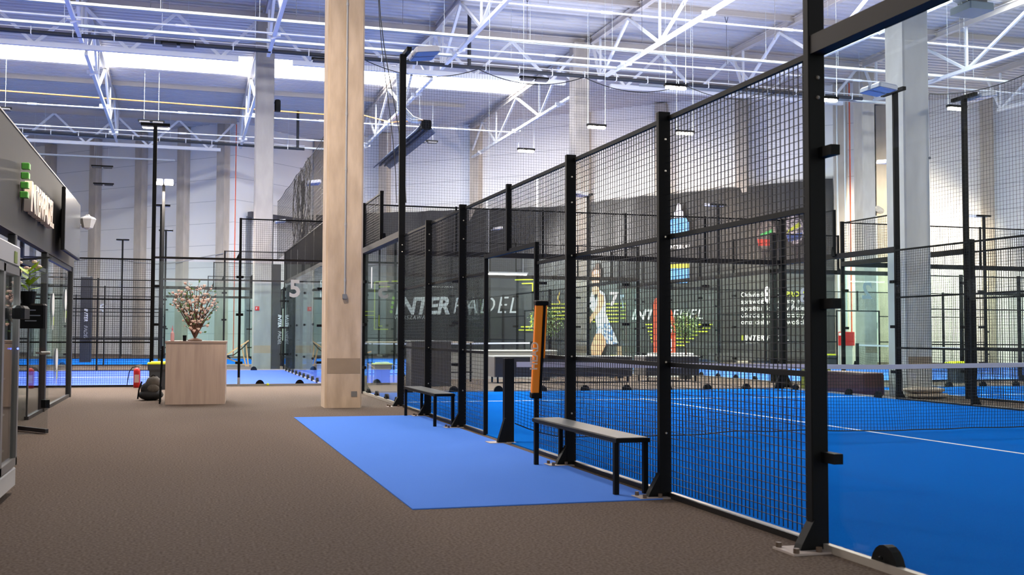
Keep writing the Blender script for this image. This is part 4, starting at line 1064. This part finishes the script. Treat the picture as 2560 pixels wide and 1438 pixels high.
# extinguisher
t = thing('fire_extinguisher', 'red fire extinguisher on the carpet in front of the left rear court', 'fire extinguisher', (-4.7, 23.15, 0))
m = MB(); m.smooth = True; m.lathe([(.06, 0), (.075, .01), (.075, .38), (.065, .42), (.03, .455), (.02, .46)], 20); m.obj('cylinder', red_m, t)
m = MB().box((-.05, -.078, .12), (.05, -.07, .3)); o = m.obj('label_panel', mat('extinguisher_label', (224, 190, 180), .6), t)
MB().tube((0, 0, .455), (0, 0, .49), .022, 8).bar((-.02, 0, .5), (.1, 0, .53), .02).bar((-.02, 0, .48), (.09, 0, .47), .02).obj('valve_handle', steel_m, t)
MB().path([(-.02, 0, .48), (-.1, 0, .46), (-.17, 0, .36), (-.2, 0, .15), (-.21, 0, .06)], .011, 6).obj('hose', black, t)
tag(MB().ball((-1.72, 23.5, .033), .033, 12).obj('tennis_ball', mat('ball_felt', (222, 232, 60), .9)), 'single yellow tennis ball on the carpet edge by the left rear court', 'ball')

# ================================================================ SHOP
X0 = -5.78
t = thing('shop_building', 'dark clad shop box with glass front along the left side of the aisle', 'shop front', (X0, 12, 0))
def shp(name, a, b, m_, par=t, r=None):
    a = (a[0] - X0, a[1] - 12, a[2]); b = (b[0] - X0, b[1] - 12, b[2])
    mb = MB(); (mb.bbox(a, b, r) if r else mb.box(a, b)); return mb.obj(name, m_, par)
shp('fascia', (-6.0, 2, 2.52), (X0, 19.95, 3.86), shop_m)
shp('fascia', (-14, 19.7, 2.52), (-6.0, 19.95, 3.86), shop_m)
shp('roof_slab', (-14, 2, 3.7), (-6.0, 19.7, 3.8), darkframe)
shp('ceiling_slab', (-14, 2, 2.6), (-6.0, 19.7, 2.64), dgrey_m)
shp('coping', (-6.02, 2, 3.86), (X0 + .01, 19.96, 3.88), lgrey_m)
for y in (19.87, 16.05, 12.9, 9.6, 6.4): shp('glazing_post', (-5.88, y - .07, 0), (X0, y + .07, 2.52), darkframe, r=.01)
for x in (-9.2, -12.4): shp('glazing_post', (x - .05, 19.75, 0), (x + .05, 19.87, 2.52), darkframe, r=.01)
for y0, y1 in ((16.15, 19.8), (6.5, 9.5)):
    shp('glazing_rail', (-5.86, y0, 0), (-5.8, y1, .06), darkframe); shp('glazing_rail', (-5.86, y0, 2.44), (-5.8, y1, 2.52), darkframe)
    shp('glass_pane', (-5.838, y0, .06), (-5.828, y1, 2.44), glass2)
shp('glass_pane', (-5.838, 9.7, .06), (-5.828, 12.8, 2.44), glass2)
shp('glazing_rail', (-5.86, 12.97, 2.2), (-5.8, 15.97, 2.26), darkframe); shp('glass_pane', (-5.838, 12.97, 2.26), (-5.828, 15.97, 2.5), glass2)
shp('glass_pane', (-5.838, 14.45, .05), (-5.828, 15.97, 2.2), glass2)
for x0, x1 in ((-9.15, -5.9), (-12.35, -9.25)): shp('glass_pane', (x0, 19.8, .05), (x1, 19.81, 2.5), glass2)
shp('floor_skirting', (-5.86, 14.45, 0), (-5.8, 15.97, .05), darkframe)
o = shp('light_post', (-5.83, 14.38, .05), (-5.81, 14.44, 2.2), darkframe)
# racket stickers
for y, z in ((17.1, 1.72), (18.95, 1.86), (17.75, .78)):
    m = MB(); M_ = frame((.005 - .04, y - 12, z), (0, 1, 0), (0, 0, 1))
    m.prism([(.16 * math.cos(2 * PI * i / 16), .2 * math.sin(2 * PI * i / 16)) for i in range(16)], .0, .006, M_); m.prism([(-.03, -.18), (.03, -.18), (.02, -.42), (-.02, -.42)], 0, .006, M_)
    o = m.obj('racket_sticker', white_m, t); MB().prism([(.03, -.34), (.1, -.34), (.12, -.2), (.05, -.2)], 0, .008, M_).obj('sticker_accent', leaf_y, o)
# open glass door leaf
t2 = thing('glass_door', 'frameless glass door leaf standing open into the aisle beside the fridge', 'door', (-5.83, 12.98, 0), math.atan2(12.41 - 12.98, .43))
MB().box((0, -.006, .06), (.9, .006, 2.18)).obj('door_glass', glass2, t2); MB().box((0, -.02, 0.01), (.9, .02, .06)).obj('bottom_rail', darkframe, t2); MB().box((0, -.015, 2.18), (.9, .015, 2.2)).obj('top_rail', darkframe, t2)
MB().tube((.82, -.06, 1.0), (.82, .06, 1.0), .022, 10).bar((.82, -.06, 1.0), (.72, -.06, 1.0), .02).obj('door_handle', steel_m, t2)
MB().box((.8, -.03, .32), (.9, .03, .42)).obj('lock_box', black, t2)
# sign
t = thing('shop_sign', 'raised white INTERPADEL lettering with green bars on the dark shop fascia', 'sign', (X0, 13.0, 2.78))
for i in range(4):
    MB().bbox((.02, .0 - i * .03, .62 - i * .13), (.12, .13 - i * .03, .7 - i * .13), .01).obj('green_bar', green_m, t)
text('sign_letters', 'INTERPADEL', .56, sign_white, t, frame((.08, .16, .1), (0, 1, 0), (0, 0, 1)), .045, .12, .012, 'LEFT', .72)
# screen
t = thing('wall_screen', 'large dark flat screen mounted at the far end of the shop fascia', 'screen', (-5.66, 16.6, 3.2), 0)
M_ = Matrix.Rotation(-.0, 4, 'Z')
m = MB().bbox((.0, -.0, -.58), (.06, 2.5, .47), .01); m.v = [tuple(M_ @ Vector(v)) for v in m.v]; m.obj('screen_body', black, t)
m = MB().box((.06, .02, -.56), (.064, 2.48, .45)); m.v = [tuple(M_ @ Vector(v)) for v in m.v]; m.obj('screen_face', mat('screen_face_grey', (92, 96, 100), .25), t)
m = MB().box((-.11, .9, -.2), (.02, 1.5, .2)); m.obj('wall_bracket', black, t)
t = thing('wall_lamp', 'white faceted lantern shaped wall fitting sticking out past the screen', 'light fixture', (-5.5, 19.45, 3.4))
m = MB(); m.lathe([(.03, -.16), (.1, -.13), (.16, .04), (.13, .07), (.05, .1), (.03, .13)], 6); m.obj('shade', white_m, t); MB().bar((-.27, 0, -.1), (0, 0, -.05), .03).obj('arm', white_m, t)
# fridge
t = thing('display_fridge', 'white framed glass door drinks fridge at the left edge of the picture', 'fridge', (-4.95, 7.4, 0))
fr_w = mat('fridge_white', (196, 194, 192), .35); 
MB().bbox((-.7, -1.5, .12), (-.64, 0, 1.9), .01).obj('back_wall', fr_w, t)
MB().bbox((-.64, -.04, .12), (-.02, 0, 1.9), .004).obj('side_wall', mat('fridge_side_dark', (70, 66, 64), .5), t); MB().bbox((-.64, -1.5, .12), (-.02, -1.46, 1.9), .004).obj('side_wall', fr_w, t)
MB().bbox((-.7, -1.5, 0.06), (.02, .02, .2), .01).obj('base_plinth', fr_w, t); MB().bbox((-.7, -1.5, 1.78), (.02, .02, 1.93), .01).obj('top_panel', fr_w, t)
for yy in (-1.4, -.1):
    MB().tube((-.1, yy, 0), (-.1, yy, .06), .03, 8).obj('foot', black, t)
d_ = MB(); d_.box((-.02, -1.48, .22), (.03, -1.42, 1.76)); d_.box((-.02, -.06, .22), (.03, .0, 1.76)); d_.box((-.02, -1.48, 1.7), (.03, 0, 1.76)); d_.box((-.02, -1.48, .22), (.03, 0, .28)); d_.box((-.02, -.78, .22), (.03, -.7, 1.76))
door = d_.obj('door', mat('fridge_frame_grey', (120, 118, 116), .35), t)
MB().box((0.0, -1.42, .28), (.008, -.06, 1.7)).obj('door_glass', glass2, door); MB().bbox((.03, -.42, 1.36), (.12, -.12, 1.46), .02).obj('door_handle', black, door)
MB().box((.021, -.28, 1.79), (.026, -.16, 1.88)).obj('energy_label', mat('energy_label', (120, 140, 40), .5), t)
MB().ball((.034, -.1, 1.13), .008, 8).obj('indicator', emit('blue_led', (.1, .15, 1), 4), t)
for k, z in enumerate((.34, .62, .9, 1.18, 1.46)):
    MB().box((-.62, -1.45, z - .012), (-.06, -.05, z)).obj('shelf', lgrey_m, t)
cn = [mat('drink_orange', (206, 140, 100), .3), mat('drink_silver', (190, 190, 196), .25, .6), mat('drink_dark', (60, 44, 40), .3)]
btl = [MB().lathe([(.03, 0), (.032, .12), (.012, .17), (.012, .2)], 10).mesh('drink_bottle', c_) for c_ in cn]
for k, z in enumerate((.34, .62, .9, 1.18)):
    for q in range(8):
        o = link('drink_bottle', btl[(k + q) % 3], None, (-4.95 - .14, 7.4 - .14 - q * .16, z)); tag(o, 'drink bottle standing in the front row of a shelf in the glass door fridge', 'bottle', 'drink bottles in the fridge')
l = bpy.data.lights.new('fridge_light', 'AREA'); l.shape = 'RECTANGLE'; l.size = 1.2; l.size_y = .05; l.energy = 8; lo = link('fridge_light', l, t, (-.1, -.75, 1.75), (0, .3, PI / 2))
# shop interior
t = thing('bracket_box', 'small black lettered box on a bracket by the shop glass, beside the fridge', 'box', (-5.33, 11.1, 0))
MB().bbox((-.15, -.1, 1.3), (.15, .1, 1.58), .02).obj('box', black, t); MB().bar((-.49, .0, 1.44), (-.15, .0, 1.44), .05, .08).obj('bracket', black, t)
for k_, w_ in ((1.5, .05), (1.44, .1), (1.38, .06)): MB().box((-w_, -.104, k_), (w_, -.1, k_ + .012)).obj('printed_line', grey_m, t)
def houseplant(x, y, z, label):
    rnd = random.Random(4); t = thing('orchid_plant', label, 'potted plant', (x, y, z)); 
    MB().lathe([(.07, 0), (.09, .14), (.08, .14)], 14).obj('pot', black, t)
    m = MB()
    for k in range(26):
        a_ = rnd.uniform(0, 2 * PI); u = Vector((math.cos(a_), math.sin(a_), rnd.uniform(-.1, .8))).normalized() * rnd.uniform(.12, .24); v = u.cross(Vector((0, 0, 1))).normalized() * .035; c = Vector((0, 0, .15 + rnd.uniform(0, .22)))
        m.add([c, c + u * .5 + v, c + u, c + u * .5 - v], [(0, 1, 2, 3)])
    m.obj('leaves', leaf_y, t); m = MB(); m.smooth = True
    for k in range(12): m.ball((rnd.uniform(-.14, .12), rnd.uniform(-.1, .1), .38 + rnd.uniform(-.03, .1)), .032, 8, (1, 1, .6))
    m.obj('flowers', petal, t)
tag(MB().bbox((-6.3, 11.2, 0), (-5.9, 12.4, 1.3), .01).obj('shop_shelf', darkframe), 'dark shop display shelf behind the glass beside the open door', 'shelf')
houseplant(-5.38, 11.12, 1.58, 'yellow green plant with cream flowers on the small black bracket box')
tag(MB().bbox((-6.45, 12.6, .0), (-6.15, 12.9, 1.05), .04).obj('red_display', mat('deep_red_cloth', (120, 16, 22), .6)), 'tall deep red display block just inside the shop door', 'display')
for k in range(3):
    t = thing('clothes_rack', 'dark shop shelf unit standing inside the shop, %s from the door' % ORD[k], 'shelf', (-8.5 - k * 1.5, 13.5 + k * 1.2, 0))
    for sx in (-.4, .4): MB().box((sx - .03, -.2, 0), (sx + .03, .2, 2.0)).obj('upright', darkframe, t)
    for z in (.3, .9, 1.5, 1.95): MB().box((-.4, -.2, z), (.4, .2, z + .03)).obj('shelf_board', darkframe, t)

# hanging unit, loudspeaker, padded column
t = thing('unit_heater', 'boxy grey unit hanging from the roof at the top right corner', 'heater', (12.2, 16.3, 8.05))
MB().bbox((-.3, -.3, 0), (.3, .3, .16), .02).obj('housing', mat('unit_grey_blue', (120, 136, 146), .4), t); MB().bbox((-.18, -.22, .16), (.22, .22, .42), .03).obj('fan_box', dgrey_m, t)
for sx in (-1, 1): MB().prism([(.2, 0), (.38, .06), (.36, .14), (.2, .1)], -.12, .12, frame((0, 0, .2), (sx, 0, 0), (0, 0, 1))).obj('louvre', white_m, t)
for sx in (-.25, .25): MB().tube((sx, 0, .16), (sx, 0, H - 8.05), .01, 6).obj('hanging_wire', galv, t)
t = thing('loudspeaker', 'small black loudspeaker high on the side of the column with the fire sign', 'loudspeaker', (-.67, 34.15, 9.15))
MB().bbox((-.1, -.1, -.2), (.1, .12, .2), .04).obj('cabinet', black, t); MB().bar((-.125, .05, .1), (-.05, .05, .1), .04).obj('bracket', black, t)
t = thing('padded_pillar', 'tall narrow black padded pillar lettered INTERPADEL, seen through the left fences', 'pillar', (-7.66, 44, 0))
MB().bbox((-.22, -.22, 0), (.22, .22, 3.6), .04).obj('pad', mat('black_pad_vinyl', (40, 42, 48), .5), t)
text('pad_lettering', 'INTER', .2, print_white, t, frame((-.06, -.235, 2.25), (0, 0, -1), (1, 0, 0)), .002, .2, .005)
text('pad_lettering', 'PADEL', .2, lgrey_m, t, frame((-.06, -.235, 1.55), (0, 0, -1), (1, 0, 0)), .002, .2)
